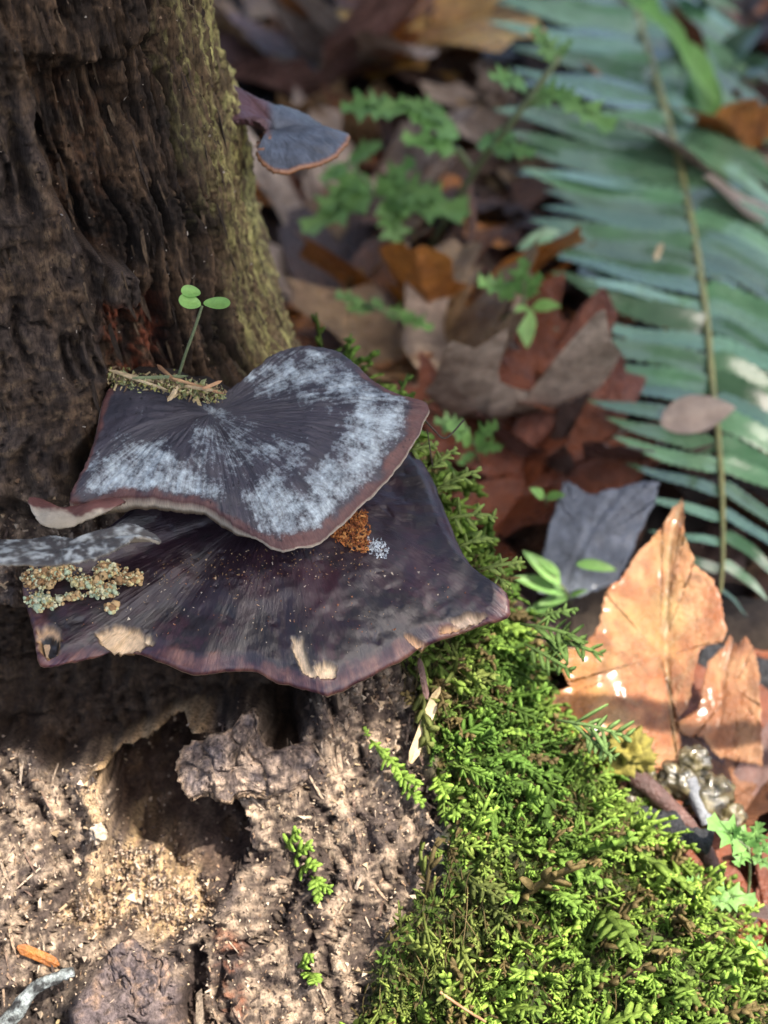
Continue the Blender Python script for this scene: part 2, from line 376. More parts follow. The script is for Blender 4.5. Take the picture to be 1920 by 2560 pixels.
plate = mask([(275, 2385), (330, 2350), (380, 2395), (420, 2400), (455, 2460), (450, 2700), (150, 2700), (190, 2500)], 12); D += .75 * plate
groove = mask([(478, 2370), (512, 2400), (470, 2700), (430, 2700), (462, 2450)], 9); D -= 1.0 * groove
pit = mask([(-300, 2450), (60, 2480), (190, 2420), (200, 2500), (150, 2700), (-300, 2700)], 16); D -= .7 * pit
fibre = mask([(545, 2320), (590, 2330), (660, 2700), (520, 2700)], 16); D += fibre * (.25 + .45 * g2)
char = mask([(1075, 2050), (1110, 2060), (1125, 2120), (1110, 2230), (1070, 2230), (1060, 2140)], 8); D += char * (.5 + .5 * mid)
mossm = mask([(1010, 1640), (1130, 1570), (1280, 1400), (1800, 1400), (2500, 1900), (2500, 3300), (880, 3300), (905, 2540), (940, 2410), (1030, 2270), (1100, 2230), (1120, 2060), (1065, 1900), (1060, 1760)], 30)
mossback = mask([(745, 780), (800, 800), (900, 910), (1100, 1050), (1330, 1420), (1000, 1640), (900, 1200), (760, 900)], 18) * (ZZ < 19)
mossall = np.clip(mossm + mossback, 0, 1); D += mossall * (.5 + .6 * lump)
dirv = Nn.copy()
cv = np.clip(cavity + under * .6, 0, 1)[..., None]
dirv = unit(dirv * (1 - cv * .5) + cv * .5 * np.array([.12, -.9, .05]))
S = B + dirv * D[..., None]
S[ZZ > 40] += 0
# wood colours; cracks and pits darker, cap shade and hollow shade painted in
def C3(*c): return np.array(c, float)
col = np.zeros(S.shape); 
def lay(c, m_): global col; col = col * (1 - m_[..., None]) + np.asarray(c) * m_[..., None]
t = sstep(-.25, .35, g1 + .5 * fine)
col = C3(.045, .03, .02) * (1 - t[..., None]) + C3(.17, .105, .06) * t[..., None]
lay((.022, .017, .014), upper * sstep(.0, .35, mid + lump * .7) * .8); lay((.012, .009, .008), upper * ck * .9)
lay((.24, .155, .09), upper * sstep(.2, .42, g2 * .7 + .5 * g3 + .3 * fine) * .75)
# greenish yellow algae along the right hand edge of the trunk
edge0 = 0; edge = np.interp(py, [-200, 0, 430, 860, 1000], [520, 545, 640, 745, 790]) - px
alg = upper * sstep(190, 20, edge + fine * 60 + g1 * 70) * front
lay((.20, .145, .075), alg * .7)
lay((.56, .52, .19), alg * .9 * sstep(-.02, .24, g2 * .6 + g3 * .7 + .35 * gw + .02))
lay((.07, .055, .03), alg * sstep(.06, .3, -g1) * .75)
lay((.115, .085, .068), slab * .8 * sstep(-.3, .2, mid + .1)); lay((.22, .15, .09), slab * sstep(.1, .35, fine + .5 * cr) * .7); lay((.04, .028, .022), slab * sstep(.1, .35, -fine - .4 * g1) * .7)
lay((.13, .06, .03), hollow * .5 * sstep(-.1, .3, fine))
lay((.32, .085, .04), redrot * sstep(-.15, .3, fine + mid * .5) * .9); lay((.05, .025, .02), redrot * sstep(.1, .4, -fine))
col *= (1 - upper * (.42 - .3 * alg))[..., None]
# pale crumbling wood under the brackets
pale = lower * (1 - mossall)
t = sstep(-.22, .3, fine * .8 + mid * .5 + g2 * .25)
t = sstep(-.2, .24, fine * .5 + mid * .3 + cr * .45 + fb * .7)
lowc = C3(.06, .043, .035) * (1 - t[..., None]) + C3(.39, .29, .205) * t[..., None]
col = col * (1 - pale[..., None]) + lowc * pale[..., None]
lay((.06, .045, .042), pale * sstep(.06, .26, mid + .3 * fb + .3 * lump) * .85); lay((.035, .024, .022), pale * sstep(.78, .98, rg) * .8)
lay((.50, .37, .26), pale * sstep(.2, .42, cr * .5 + .7 * fb) * .75)
lay((.034, .02, .012), under * .92); lay((.08, .046, .024), under * sstep(.1, .4, g2) * .6)  # shade below the lower cap painted dark onto the wood
lay((.075, .042, .026), cavity * .9); lay((.045, .027, .02), cavity * sstep(-.1, .2, qn_) * .75); lay((.2, .12, .065), cavity * sstep(.1, .3, -qn_) * .6)  # dark brown inside of the hollow, with its shade painted in
lay((.44, .30, .155), np.clip(crumbs * 1.1 - .1, 0, 1) * sstep(-.3, .25, fine * .6 + cr) * .9); D += 0
lay((.48, .33, .19), ridge * (1 - cavity) * .8); lay((.48, .32, .17), rim * .9)
lay((.11, .085, .085), plate * sstep(-.3, .1, mid + fine * .4) * .85); lay((.3, .19, .12), plate * sstep(.1, .4, -fine) * .6)
lay((.04, .026, .022), groove * .9); lay((.045, .035, .03), pit * .75); lay((.25, .10, .055), fibre * sstep(-.2, .2, g2 + fine) * .9)
lay((.03, .03, .034), char * .95)
lay((.035, .045, .014), mossall * .95)  # base darkened to stand in for shade between the moss fronds
lay((.07, .058, .026), mossall * sstep(.1, .45, mid) * .6)
S2 = S.reshape(-1, 3); F = grid_faces(NR, NCt, True)[:, ::1]
stump = thing('tree_stump', 'tall rotten tree stump with crumbling pale wood and a hollow below the brackets', 'tree stump', (CX, CY, 0))
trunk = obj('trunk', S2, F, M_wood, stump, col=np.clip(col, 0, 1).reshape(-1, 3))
# close the broken top
topr = S[-1]; tc_ = topr.mean(0) - np.array([0, 0, 3.0])
Vt = np.vstack([topr, topr * .5 + tc_ * .5 + rng.normal(size=topr.shape) * .4, tc_[None]]); n = len(topr); k = np.arange(n)
obj('broken_top', Vt, [grid_faces(2, n, True), np.stack([n + k, n + (k + 1) % n, np.full(n, 2 * n)], -1)], M_wood, stump, col=np.full((len(Vt), 3), .07))
SN = normals(S)
# look-up of the visible surface by pixel
sp, sq, sd = proj(S); okv = front
flat = dict(px=sp[okv], py=sq[okv], d=sd[okv], P=S[okv], N=SN[okv])
def on_stump(x, y, lift=0.0, rad=10):
    e = np.abs(flat['px'] - x) + np.abs(flat['py'] - y)
    near = np.where(e < max(rad, e.min() + 1))[0]; i = near[np.argmin(flat['d'][near])]
    return flat['P'][i] + flat['N'][i] * lift, flat['N'][i]

# ------------------------------------------------------------------ generic cap / plate: sheet with rounded rim and an underside
def cap(center, rim, thick, dome, n=420, rings=90, inner=1.0, wr=.03, profile=None, seed=0, under_drop=1.0, rough_rim=.06, lip=None):
    R = spline(rim, n, True); t = np.linspace(0, 1, n, endpoint=False)
    jit = fbm(np.stack([np.cos(t * 6.283) * 9, np.sin(t * 6.283) * 9, np.full(n, seed * 3.1)], -1), 4)
    Cc = np.asarray(center, float); out = unit(R - Cc); R = R + out * (jit * rough_rim)[:, None]
    rho = np.linspace(0, 1, rings) ** .85
    top = Cc + rho[:, None, None] * (R - Cc)[None]
    h = dome(rho[:, None], t[None, :]) if callable(dome) else dome * rho[:, None] * (1 - rho[:, None]) * 4 + 0 * t[None]
    top[..., 2] += h
    ang = t * 6.283; lenr = np.linalg.norm(R - Cc, axis=1)
    qn = np.stack([np.cos(ang)[None] * 26 + 0 * rho[:, None], np.sin(ang)[None] * 26 + 0 * rho[:, None], rho[:, None] * 2.4 + 0 * t[None] + seed], -1)
    wrn = fbm(qn * np.array([1, 1, 2.2]), 4, .65); top[..., 2] += wr * wrn * sstep(.03, .3, rho)[:, None]
    top += (fbm(top * .8 + seed, 3) * .14 * sstep(0, .4, rho)[:, None])[..., None] * np.array([0, -.3, 1])
    edge_ = top[-1]
    eN = normals(top)[-1]; eN = np.where(eN[:, 2:] < 0, -eN, eN); og = out
    rings_b = [edge_ + og * thick * .30 - eN * thick * .22, edge_ + og * thick * .34 - eN * thick * .5, edge_ + og * thick * .1 - eN * thick * .85]
    udir = unit(np.array([0, .5, -.8])); und = []; tN = normals(top.transpose(0, 1, 2)[:, :]); tN = np.where(tN[..., 2:] < 0, -tN, tN); mN = unit(tN[rings // 3:].mean((0, 1))); wN = sstep(.1, .5, rho)[:, None, None]; tN = unit(tN * wN + mN * (1 - wN))
    cb = Cc - np.array([0, 0, under_drop])
    if lip is not None:
        lp = lip(*proj(edge_)[:2])[:, None]; dn = np.array([0, .12, -1.0]); jl = 1 + .5 * fbm(edge_ * 1.3 + 7, 3)[:, None]
        rings_b = [edge_ + og * .08 - eN * .06, edge_ + og * .09 + dn * lp * .5 * jl, edge_ + og * .0 + dn * lp * jl]
    for r in np.linspace(.97, 0, 14):
        i_ = int(np.argmin(np.abs(rho - r))); und.append(top[i_] + udir * (thick * .9 + under_drop * .5 * (1 - r * r)))
    A = np.concatenate([top, np.array(rings_b), np.array(und)], 0)
    V = A.reshape(-1, 3); F = grid_faces(A.shape[0], n, True)
    kk = np.concatenate([rho, [1.02, 1.05, 1.08], np.linspace(1.1, 2, 14)])
    RAD = np.repeat(kk[:, None], n, 1); ANG = np.repeat(t[None], A.shape[0], 0)
    return V, F, RAD.ravel(), ANG.ravel(), np.concatenate([wrn, np.zeros((17, n))], 0).ravel(), lenr
def pz(pts): a = np.array(pts, float); return atz(a[:, 0], a[:, 1], a[:, 2])
def pd(pts): a = np.array(pts, float); return at(a[:, 0], a[:, 1], a[:, 2])
def radco(RAD, ANG, s=7.0, r=1.3):
    return np.stack([np.cos(ANG * 6.283) * s, np.sin(ANG * 6.283) * s, RAD * r], -1)

# upper bracket with white bloom
rim_u = pz([(1062, 1008, 16.95), (1048, 1060, 16.6), (1020, 1110, 16.3), (985, 1165, 15.9), (940, 1215, 15.6), (890, 1265, 15.35), (845, 1305, 15.2), (790, 1345, 15.1), (735, 1362, 15.1), (690, 1362, 15.15),
            (640, 1335, 15.4), (590, 1308, 15.6), (545, 1275, 15.85), (490, 1250, 16.05), (430, 1240, 16.1), (360, 1238, 16.1), (290, 1243, 16.0), (220, 1256, 15.95), (184, 1252, 16.05), (182, 1232, 16.2), (205, 1180, 16.5), (235, 1110, 16.9), (262, 1010, 17.2), (285, 965, 17.4),
            (350, 972, 17.2), (420, 990, 17.0), (480, 1008, 16.85), (525, 1004, 16.85), (560, 985, 17.0), (600, 955, 17.2), (650, 912, 17.5), (700, 880, 17.65), (760, 868, 17.7), (820, 872, 17.65), (880, 905, 17.45), (930, 950, 17.25), (1000, 988, 17.05)])
cen_u = atz(530., 1035., 16.75)
V, F, RD, AN, WR, _ = cap(cen_u, rim_u, .30, lambda r, t: .55 * r * (1 - r) * 4 * (.5 + .5 * np.cos(6.283 * (t - .40))) + .30 * r * r * (1 - r) * 6 * np.clip(np.cos(6.283 * (t - .10)), 0, 1) - .22 * r * (1 - r) * 4 * np.exp(-((t - .27) / .07) ** 2) , n=560, rings=130, wr=.06, seed=2, lip=lambda x, y: .24 + .3 * sstep(640, 540, x) * sstep(1180, 1230, y))
vx, vy, _ = proj(V)
rc = radco(RD, AN); big = fbm(V * .5 + 3, 3); med = fbm(V * 1.5 + 8, 4, .6); fin = fbm(V * 7, 3, .65)
streak = fbm(np.stack([np.cos(AN * 6.283) * 22, np.sin(AN * 6.283) * 22, RD * 3], -1), 4, .6)
base = C3(.047, .043, .053)[None] + np.clip(streak, -.3, .3)[:, None] * C3(.045, .035, .04)
zone = np.zeros(len(V))
for poly, wgt in (([(200, 1235), (230, 1150), (300, 1100), (400, 1110), (470, 1160), (560, 1220), (520, 1260), (430, 1240), (300, 1235)], 1.0),
             ([(480, 1060), (620, 1090), (640, 1150), (560, 1180), (480, 1150)], .45),
             ([(640, 1330), (620, 1230), (680, 1190), (740, 1240), (830, 1140), (880, 1040), (900, 960), (960, 970), (1010, 1000), (1000, 1080), (960, 1140), (880, 1220), (800, 1330), (720, 1350)], 1.0),
             ([(700, 900), (780, 875), (860, 900), (960, 970), (920, 1020), (780, 960), (640, 985), (620, 950)], .8),
             ([(540, 1040), (620, 1060), (760, 1130), (740, 1170), (600, 1120)], .5)):
    zone = np.maximum(zone, wgt * sstep(38, -26, polysd((vx + med * 30).astype(np.float32), (vy + big * 30).astype(np.float32), poly)))
bloom = np.clip(zone * .60 + .15 + med * .55 + streak * .4 + fin * .2, -.2, 1.1) * sstep(0, .25, zone + .12 * sstep(.2, .5, RD) + .1 * med) * (RD < .985) * sstep(1.0, .93, RD + .05 * med)
c = base.copy()
rimband = sstep(.94 , .985, RD + .07 * med + .05 * big + .03 * sstep(950, 1030, vx)) * (RD < 1.06)
onback = sstep(900, 960, vy) * 1.0
c = c * (1 - (rimband * onback)[:, None]) + (C3(.10, .045, .04) + med[:, None] * C3(.10, .05, .035)) * (rimband * onback)[:, None]
undm = (RD > 1.035); c[undm] = C3(.46, .40, .32) * (1 + .3 * med[undm][:, None])
c = c * (1 - (.8 * sstep(.36, .5, fin + .3 * streak) * (RD < 1))[:, None])
c = np.concatenate([np.clip(c, .01, 1), np.clip(bloom * (RD < .99), 0, 1)[:, None]], 1)
upc = thing('bracket_fungus', 'upper purplish bracket dusted with white bloom, growing from the stump above the dark one', 'bracket fungus', base_of(V))
obj('cap', V, F, M_capu, upc, col=c, uv=rc)
lp = pd([(72, 1250, 45.6), (100, 1246, 45.6), (150, 1266, 45.4), (200, 1262, 45.4), (270, 1246, 45.4), (310, 1252, 45.3), (280, 1276, 45.2), (230, 1296, 45.2), (180, 1312, 45.2), (130, 1316, 45.2), (104, 1308, 45.2), (86, 1284, 45.3)])
V, F, RD, AN, WR, _ = cap(at(np.array(170.), np.array(1286.), np.array(45.15)), lp, .12, .06, n=200, rings=30, wr=.03, seed=14, under_drop=.2)
a_, b_, _ = proj(V); md = fbm(V * 2.5, 4); t = sstep(16, 30, b_ - np.interp(a_, [70, 100, 200, 310], [1242, 1243, 1264, 1248]) + md * 16)[:, None]
obj('curled_lip', V, F, M_capu, upc, col=np.clip((C3(.13, .05, .04) * (1 - t) + C3(.44, .38, .29) * t) * (1 + .5 * md[:, None]), 0, 1), uv=radco(RD, AN))

# lower, large dark bracket
rim_l = pz([(1258, 1478, 13.0), (1268, 1510, 12.8), (1258, 1545, 12.5), (1200, 1562, 12.3), (1120, 1588, 12.1), (1050, 1612, 12.0), (1000, 1640, 11.9), (930, 1680, 11.8), (870, 1710, 11.7), (818, 1730, 11.65), (770, 1722, 11.7), (700, 1700, 11.8), (630, 1672, 11.95), (560, 1672, 12.0), (500, 1680, 11.95),
            (420, 1655, 12.0), (360, 1630, 12.1), (300, 1622, 12.2), (250, 1640, 12.2), (180, 1655, 12.2), (112, 1660, 12.3), (96, 1610, 12.6), (84, 1545, 12.9), (68, 1490, 13.1), (72, 1430, 13.6), (150, 1380, 13.9), (300, 1300, 14.3), (420, 1200, 14.8), (640, 1080, 15.2), (860, 1060, 15.2), (1000, 1105, 15.0), (1048, 1150, 14.8),
            (1085, 1220, 14.4), (1110, 1290, 14.1), (1140, 1360, 13.7), (1175, 1410, 13.4), (1220, 1445, 13.2)])
cen_l = atz(700., 1240., 14.5)
V, F, RD, AN, WR, _ = cap(cen_l, rim_l, .34, lambda r, t: .5 * np.sin(np.pi * np.clip(r, 0, 1)) * (.4 + .6 * np.cos(6.283 * (t - .25))) + .12 * sstep(.7, .95, r) - .12 * sstep(.93, 1, r), n=600, rings=120, wr=.022, seed=5)
vx, vy, _ = proj(V); rc = radco(RD, AN, 9, 4.5)
big = fbm(V * .45 + 6, 3); med = fbm(V * 1.6 + 2, 4, .6); fin = fbm(V * 6, 3, .65)
streak = fbm(np.stack([np.cos(AN * 6.283) * 30, np.sin(AN * 6.283) * 30, RD * 2.5], -1), 4, .6)
c = C3(.021, .0105, .016)[None] + np.clip(.2 * streak + .7 * med, -.35, .4)[:, None] * C3(.022, .012, .015)
pur = sstep(-.1, .3, big + .3 * streak) * .8; c = c * (1 - pur[:, None]) + C3(.043, .015, .023) * pur[:, None]
dk = sstep(.15, .4, med + .35 * sstep(.65, .85, RD) + streak * .3) * .85 * (RD < .95); c = c * (1 - dk[:, None]) + C3(.014, .012, .014) * dk[:, None]
# radial wrinkle lines
wl = sstep(.22, .42, np.abs(streak)) * (RD < .93) * .4 * sstep(-.1, .2, med); c = c * (1 - wl[:, None]) + C3(.012, .01, .012) * wl[:, None]
rb = sstep(.935, .985, RD + .06 * med + .03 * big) * (vy > 1470); rc_ = C3(.085, .032, .032)[None] + np.clip(med + .5 * streak, -.25, .6)[:, None] * C3(.22, .11, .06)
c = c * (1 - rb[:, None]) + rc_ * rb[:, None]
und = RD > 1.04; tn = sstep(1.02, 1.09, RD)[:, None]; c = c * (1 - tn) + (C3(.48, .33, .19) * (1 + .4 * med[:, None])) * tn
for poly, cc in (([(240, 1580), (285, 1565), (350, 1572), (365, 1595), (350, 1625), (320, 1630), (280, 1625), (250, 1605)], (.60, .42, .24)),
                 ([(362, 1590), (378, 1592), (382, 1606), (364, 1608)], (.6, .45, .28)),
                 ([(735, 1595), (758, 1598), (765, 1630), (775, 1665), (800, 1685), (785, 1692), (758, 1680), (742, 1640), (730, 1615)], (.66, .50, .32)),
                 ([(785, 1665), (815, 1650), (842, 1668), (838, 1692), (805, 1698)], (.66, .48, .28)),
                 ([(1120, 1550), (1170, 1534), (1215, 1535), (1205, 1552), (1150, 1566)], (.52, .37, .24)),
                 ([(1010, 1585), (1030, 1590), (1065, 1608), (1050, 1622), (1025, 1605)], (.62, .36, .18)),
                 ([(1100, 1572), (1180, 1562), (1175, 1572), (1105, 1588)], (.55, .33, .17)),
                 ([(92, 1572), (130, 1560), (150, 1580), (148, 1630), (120, 1645), (100, 1625)], (.42, .26, .13))):
    mk = sstep(6, -3, polysd((vx + med * 10 + fin * 10).astype(np.float32), (vy + med * 9 + fin * 10).astype(np.float32), poly)) * (RD < 1.09)
    ed_ = mk * (1 - mk) * 4; c = c * (1 - mk[:, None]) + np.array(cc) * (1 + .5 * fin[:, None] + .5 * med[:, None]) * (1 - .6 * ed_[:, None]) * mk[:, None]; V[:, 2] += -mk * .17 + ed_ * .06 + mk * fin * .04
hole_shade = sstep(6, -5, polysd((vx + fin * 4).astype(np.float32), vy.astype(np.float32), [(104, 1588), (124, 1578), (142, 1592), (144, 1618), (126, 1632), (108, 1622)])) * (RD < .99)
V[:, 2] -= hole_shade * .22; ch_ = sstep(.02, .25, hole_shade); c = c * (1 - ch_[:, None]) + C3(.012, .008, .006) * ch_[:, None]  # shallow dent painted near black for the shade inside a hole
blk = sstep(.33, .45, fbm(V * 2.6 + 40, 2)) * (RD < .93); V[:, 2] -= .025 * blk
lowb = thing('bracket_fungus', 'large lower dark purple bracket with tan nibbled spots along its rim', 'bracket fungus', base_of(V))
capl = obj('cap', V, F, M_capl, lowb, col=np.clip(c, .005, 1), uv=rc)
capl_xy = (vx[RD < .97], vy[RD < .97], V[RD < .97])
def on_cap(x, y, data=None):
    a, b, P = data or capl_xy; i = np.argmin((a - x) ** 2 + (b - y) ** 2); return P[i]

# thin grey bracket curling out at the left
rim_s = pd([(-60, 1352, 44.2), (60, 1350, 44.0), (130, 1340, 44.0), (200, 1352, 43.9), (260, 1332, 43.9), (310, 1312, 43.9), (350, 1318, 43.8), (398, 1350, 43.8), (345, 1340, 43.2), (300, 1362, 42.9), (240, 1388, 42.7), (170, 1402, 42.6), (90, 1408, 42.6), (-60, 1400, 42.8)])
V, F, RD, AN, WR, _ = cap(at(np.array(150.), np.array(1375.), np.array(43.4)), rim_s, .14, .12, n=260, rings=40, wr=.05, seed=9, under_drop=.3)
med = fbm(V * 2.4, 4, .6); fin = fbm(V * 6 + 2, 3)
t = sstep(-.15, .35, med + .5 * fin)[:, None]; c = C3(.07, .065, .062) * (1 - t) + C3(.42, .45, .43) * t
c = c * (1 - sstep(1.0, 1.1, RD)[:, None]) + C3(.38, .33, .26) * sstep(1.0, 1.1, RD)[:, None]
o = obj('bracket_fungus', V, F, M_capu, col=np.clip(c, 0, 1), uv=radco(RD, AN)); tag(o, 'thin grey curled strip of bracket poking out at the left between the two caps', 'bracket fungus')

# small bracket on the far side of the trunk
rim_t = pd([(560, 205, 53.5), (610, 228, 53.5), (671, 253, 53.6), (729, 270, 54.0), (793, 300, 54.2), (830, 330, 54.0), (872, 334, 53.6), (858, 362, 53.0), (833, 388, 52.5), (781, 410, 52.0), (706, 425, 51.6), (662, 408, 51.6), (643, 378, 51.8), (660, 348, 52.2), (664, 322, 52.4), (640, 305, 52.4), (605, 300, 52.5), (560, 300, 52.6)])
V, F, RD, AN, WR, _ = cap(at(np.array(690.), np.array(325.), np.array(53.0)), rim_t, .24, .22, n=300, rings=50, wr=.05, seed=12, under_drop=.5)
med = fbm(V * 1.8, 4, .6); vx, vy, _ = proj(V)
c = C3(.085, .095, .115)[None] * (1 + 1.0 * med[:, None])
mm = sstep(690, 660, vx) * sstep(350, 320, vy); c = c * (1 - mm[:, None]) + C3(.11, .05, .055) * mm[:, None]
e = sstep(.955, 1.01, RD) * sstep(320, 345, vy); c = c * (1 - e[:, None]) + C3(.28, .12, .05) * e[:, None]
o = obj('bracket_fungus', V, F, M_capl, col=np.clip(c, 0, 1), uv=radco(RD, AN)); tag(o, 'small slate grey bracket with an orange brown rim on the far edge of the trunk', 'bracket fungus')

# ------------------------------------------------------------------ loose shell of wood above the hollow (a piece of the stump)
def plate_px(name, pts, cpx, lift, thick, parent, m, colf, seed, dome=.25, n=220, rings=40, extra=None):
    rim = []
    for (x, y, l) in pts:
        p, nn = on_stump(x, y); d = proj(p[None])[2][0]
        rim.append(at(np.array(float(x)), np.array(float(y)), np.array(lift + l)))
    c0 = at(np.array(float(cpx[0])), np.array(float(cpx[1])), np.array(lift + cpx[2]))
    R = np.array(rim)
    # build in a frame facing the viewer so that the dome bulges outwards
    Rm = np.stack([RT, -UP * 0 + np.cross(-FW, RT) * -1, -FW], 0)      # rows: right, ~down, towards viewer
    loc = (R - c0) @ Rm.T
    V, F, RD, AN, WR, _ = cap(np.zeros(3), loc, thick, dome, n=n, rings=rings, wr=.05, seed=seed, under_drop=.05, rough_rim=.16)
    V[:, 2] += fbm(V * .7 + seed, 4) * .55 + fbm(V * 2.4 + seed, 3) * .22 - .2 * sstep(.7, 1, 1 - np.abs(fbm(V * .9 + seed + 9, 3)) * 3)
    V = V @ Rm + c0
    return obj(name, V, F[:, ::-1], m, parent, col=np.clip(colf(V, RD), 0, 1))
def shellcol(V, RD):
    f = fbm(V * 2.4 + 3, 4, .65); g = fbm(V * .8, 3); t = sstep(-.2, .35, f + .3 * g)[:, None]
    c = C3(.10, .075, .065) * (1 - t) + C3(.42, .31, .23) * t
    b = (sstep(.1, .35, g) * .7)[:, None]; c = c * (1 - b) + C3(.10, .085, .09) * b
    e = sstep(.93, 1.0, RD)[:, None] * .6; return c * (1 - e) + C3(.34, .23, .14) * e
dref = proj(on_stump(700, 1960)[0][None])[2][0]
plate_px('wood_shell', [(446, 1900, -.5), (470, 1862, -.5), (520, 1845, -.45), (575, 1822, -.4), (600, 1795, -.3), (625, 1778, -.25), (643, 1790, -.25), (650, 1835, -.2), (685, 1872, .1), (740, 1858, .4), (800, 1850, .7), (830, 1900, .8), (760, 1965, .4), (690, 1990, .1), (640, 1985, -.1), (600, 1985, -.35), (570, 2005, -.45), (520, 1985, -.55), (475, 1990, -.55), (450, 1955, -.5)],
         (580, 1920, -.55), dref - .1, .3, stump, M_wood, shellcol, 21)
def platecol(V, RD):
    f = fbm(V * 2 + 3, 4, .65); t = sstep(-.1, .45, f)[:, None]
    return C3(.09, .07, .07) * (1 - t) + C3(.30, .20, .14) * t
dref2 = proj(on_stump(330, 2450)[0][None])[2][0]
plate_px('wood_shell', [(272, 2405, 0), (290, 2365, .1), (330, 2352, .2), (355, 2372, .1), (380, 2400, .1), (415, 2395, .1), (428, 2450, .2), (420, 2530, .4), (400, 2640, .5), (280, 2640, .3), (240, 2540, .4), (290, 2470, .1)],
         (340, 2480, -.35), dref2 + .2, .35, stump, M_wood, platecol, 33)
# the pale knob on the ridge beside the hollow
p, nn = on_stump(246, 2088)
def blob(center, r, seed, seg=14, amp=.3, freq=1.3):
    th = np.linspace(0, np.pi, seg); ph = np.linspace(0, 2 * np.pi, seg * 2, endpoint=False)
    A = np.stack([np.sin(th)[:, None] * np.cos(ph)[None], np.sin(th)[:, None] * np.sin(ph)[None], np.cos(th)[:, None] + 0 * ph[None]], -1)
    A = A * (1 + amp * fbm(A * freq + seed, 3))[..., None]
    return A.reshape(-1, 3) * np.asarray(r) + np.asarray(center), grid_faces(seg, seg * 2, True)
V, F = blob(p + nn * .05, np.array([.24, .24, .27]), 3, 18, .9, 2.0)
obj('pale_knob', V, F, M_crumb, stump, col=np.clip(C3(.40, .32, .24) * (1 + .9 * fbm(V * 4))[:, None], 0, 1))

# loose wood crumbs on the pale wood: nobody could count them
fm = front.ravel(); idx_all = np.where(fm)[0]
wgt = (pale * (1 - under) * (1 - cavity * .5 * (1 - crumbs)) * (.45 + 4.5 * crumbs) * sstep(.35, .0, plate * .3)).ravel()[idx_all] * (np.einsum('ij,ij->i', SN.reshape(-1, 3)[idx_all], unit(CAM - S2[idx_all])) > .1)
def pick(wt, n): return rng.choice(idx_all, n, p=wt / wt.sum())
def rot(n):
    A = rng.normal(size=(n, 3)); Bv = rng.normal(size=(n, 3)); return frames(A, Bv)
tet = np.array([(1, 0, -.5), (-.6, .8, -.4), (-.5, -.8, -.4), (.1, .1, .7)], float); tetf = np.array([(0, 1, 3), (1, 2, 3), (2, 0, 3), (0, 2, 1)])
chip = np.array([(1.3, .3, 0), (-1.2, .4, .1), (-1.1, -.4, 0), (1.2, -.3, .2), (0, 0, .5)], float); chipf = np.array([(0, 1, 4), (1, 2, 4), (2, 3, 4), (3, 0, 4), (0, 3, 2), (0, 2, 1)])
NCR = 30000
i = pick(wgt, NCR); Ms = rot(NCR) * (rng.lognormal(-3.1, .45, NCR))[:, None, None]
cc = np.array([(.55, .40, .25), (.66, .52, .38), (.34, .22, .14), (.07, .05, .042), (.48, .37, .28), (.12, .08, .06)])[rng.integers(0, 6, NCR)] * rng.uniform(.55, .9, (NCR, 1))
V, F, C = scatter([(tet, tetf, np.ones(4)), (chip, chipf, np.ones(5))], rng.integers(0, 2, NCR), Ms, S2[i] + SN.reshape(-1, 3)[i] * .03, cc)
tag(obj('wood_crumbs', V, F, M_crumb, stump, col=C, smooth=False), kind='stuff')
# splinters and fibres lying along the grain
strip = np.array([(-1, .1, 0), (-.4, .16, .05), (.5, .13, .06), (1.1, .02, .02), (-.9, -.1, 0), (-.3, -.14, .05), (.4, -.12, .05), (1.0, -.03, .02), (0, 0, -.12)], float)
stripf = np.array([(0, 4, 1), (1, 4, 5), (1, 5, 2), (2, 5, 6), (2, 6, 3), (3, 6, 7), (0, 8, 4), (3, 7, 8), (1, 8, 0), (2, 8, 1), (3, 8, 2), (5, 4, 8), (6, 5, 8), (7, 6, 8)])
strip2 = strip * np.array([1, 1.7, 1.3]) + np.array([0, .12, 0]) * strip[:, :1] ** 2
for nsp, wt, cols, nm_ in ((800, (pale * (1 - under) * (1 - cavity) * (1 - crumbs) * (1 - plate * .6)).ravel()[idx_all], [(.5, .37, .26), (.40, .28, .19), (.58, .45, .33), (.20, .13, .10), (.11, .075, .06), (.30, .2, .14)], 'wood_splinters'),
                           (320, (upper * (1 - mossback) * (py > -60)).ravel()[idx_all], [(.09, .06, .04), (.13, .09, .055), (.06, .042, .03), (.05, .035, .025)], 'wood_fibres')):
    wt = np.clip(wt, 0, 1) * (np.einsum('ij,ij->i', SN.reshape(-1, 3)[idx_all], unit(CAM - S2[idx_all])) > .05)
    i = pick(wt, nsp); n_ = SN.reshape(-1, 3)[i]; sm = unit(Nn.reshape(-1, 3)[i] + .3 * n_); gd = np.array([.25, -.1, -1.0]) + rng.normal(size=(nsp, 3)) * np.where(nm_ == 'wood_splinters', .28, .07)
    gd = unit(gd - np.einsum('ij,ij->i', gd, sm)[:, None] * sm); Ms = frames(gd, sm + rng.normal(size=(nsp, 3)) * .25) * (rng.lognormal(-1.15, .45, nsp))[:, None, None] * np.array([1, .5, .7])
    V, F, C = scatter([(strip, stripf, np.ones(9)), (strip2, stripf, np.ones(9))], rng.integers(0, 2, nsp), Ms, S2[i] + sm * .05, np.array(cols)[rng.integers(0, len(cols), nsp)] * rng.uniform(.5, .9, (nsp, 1)))
    tag(obj(nm_, V, F, M_wood, stump, col=C, smooth=False), kind='stuff')
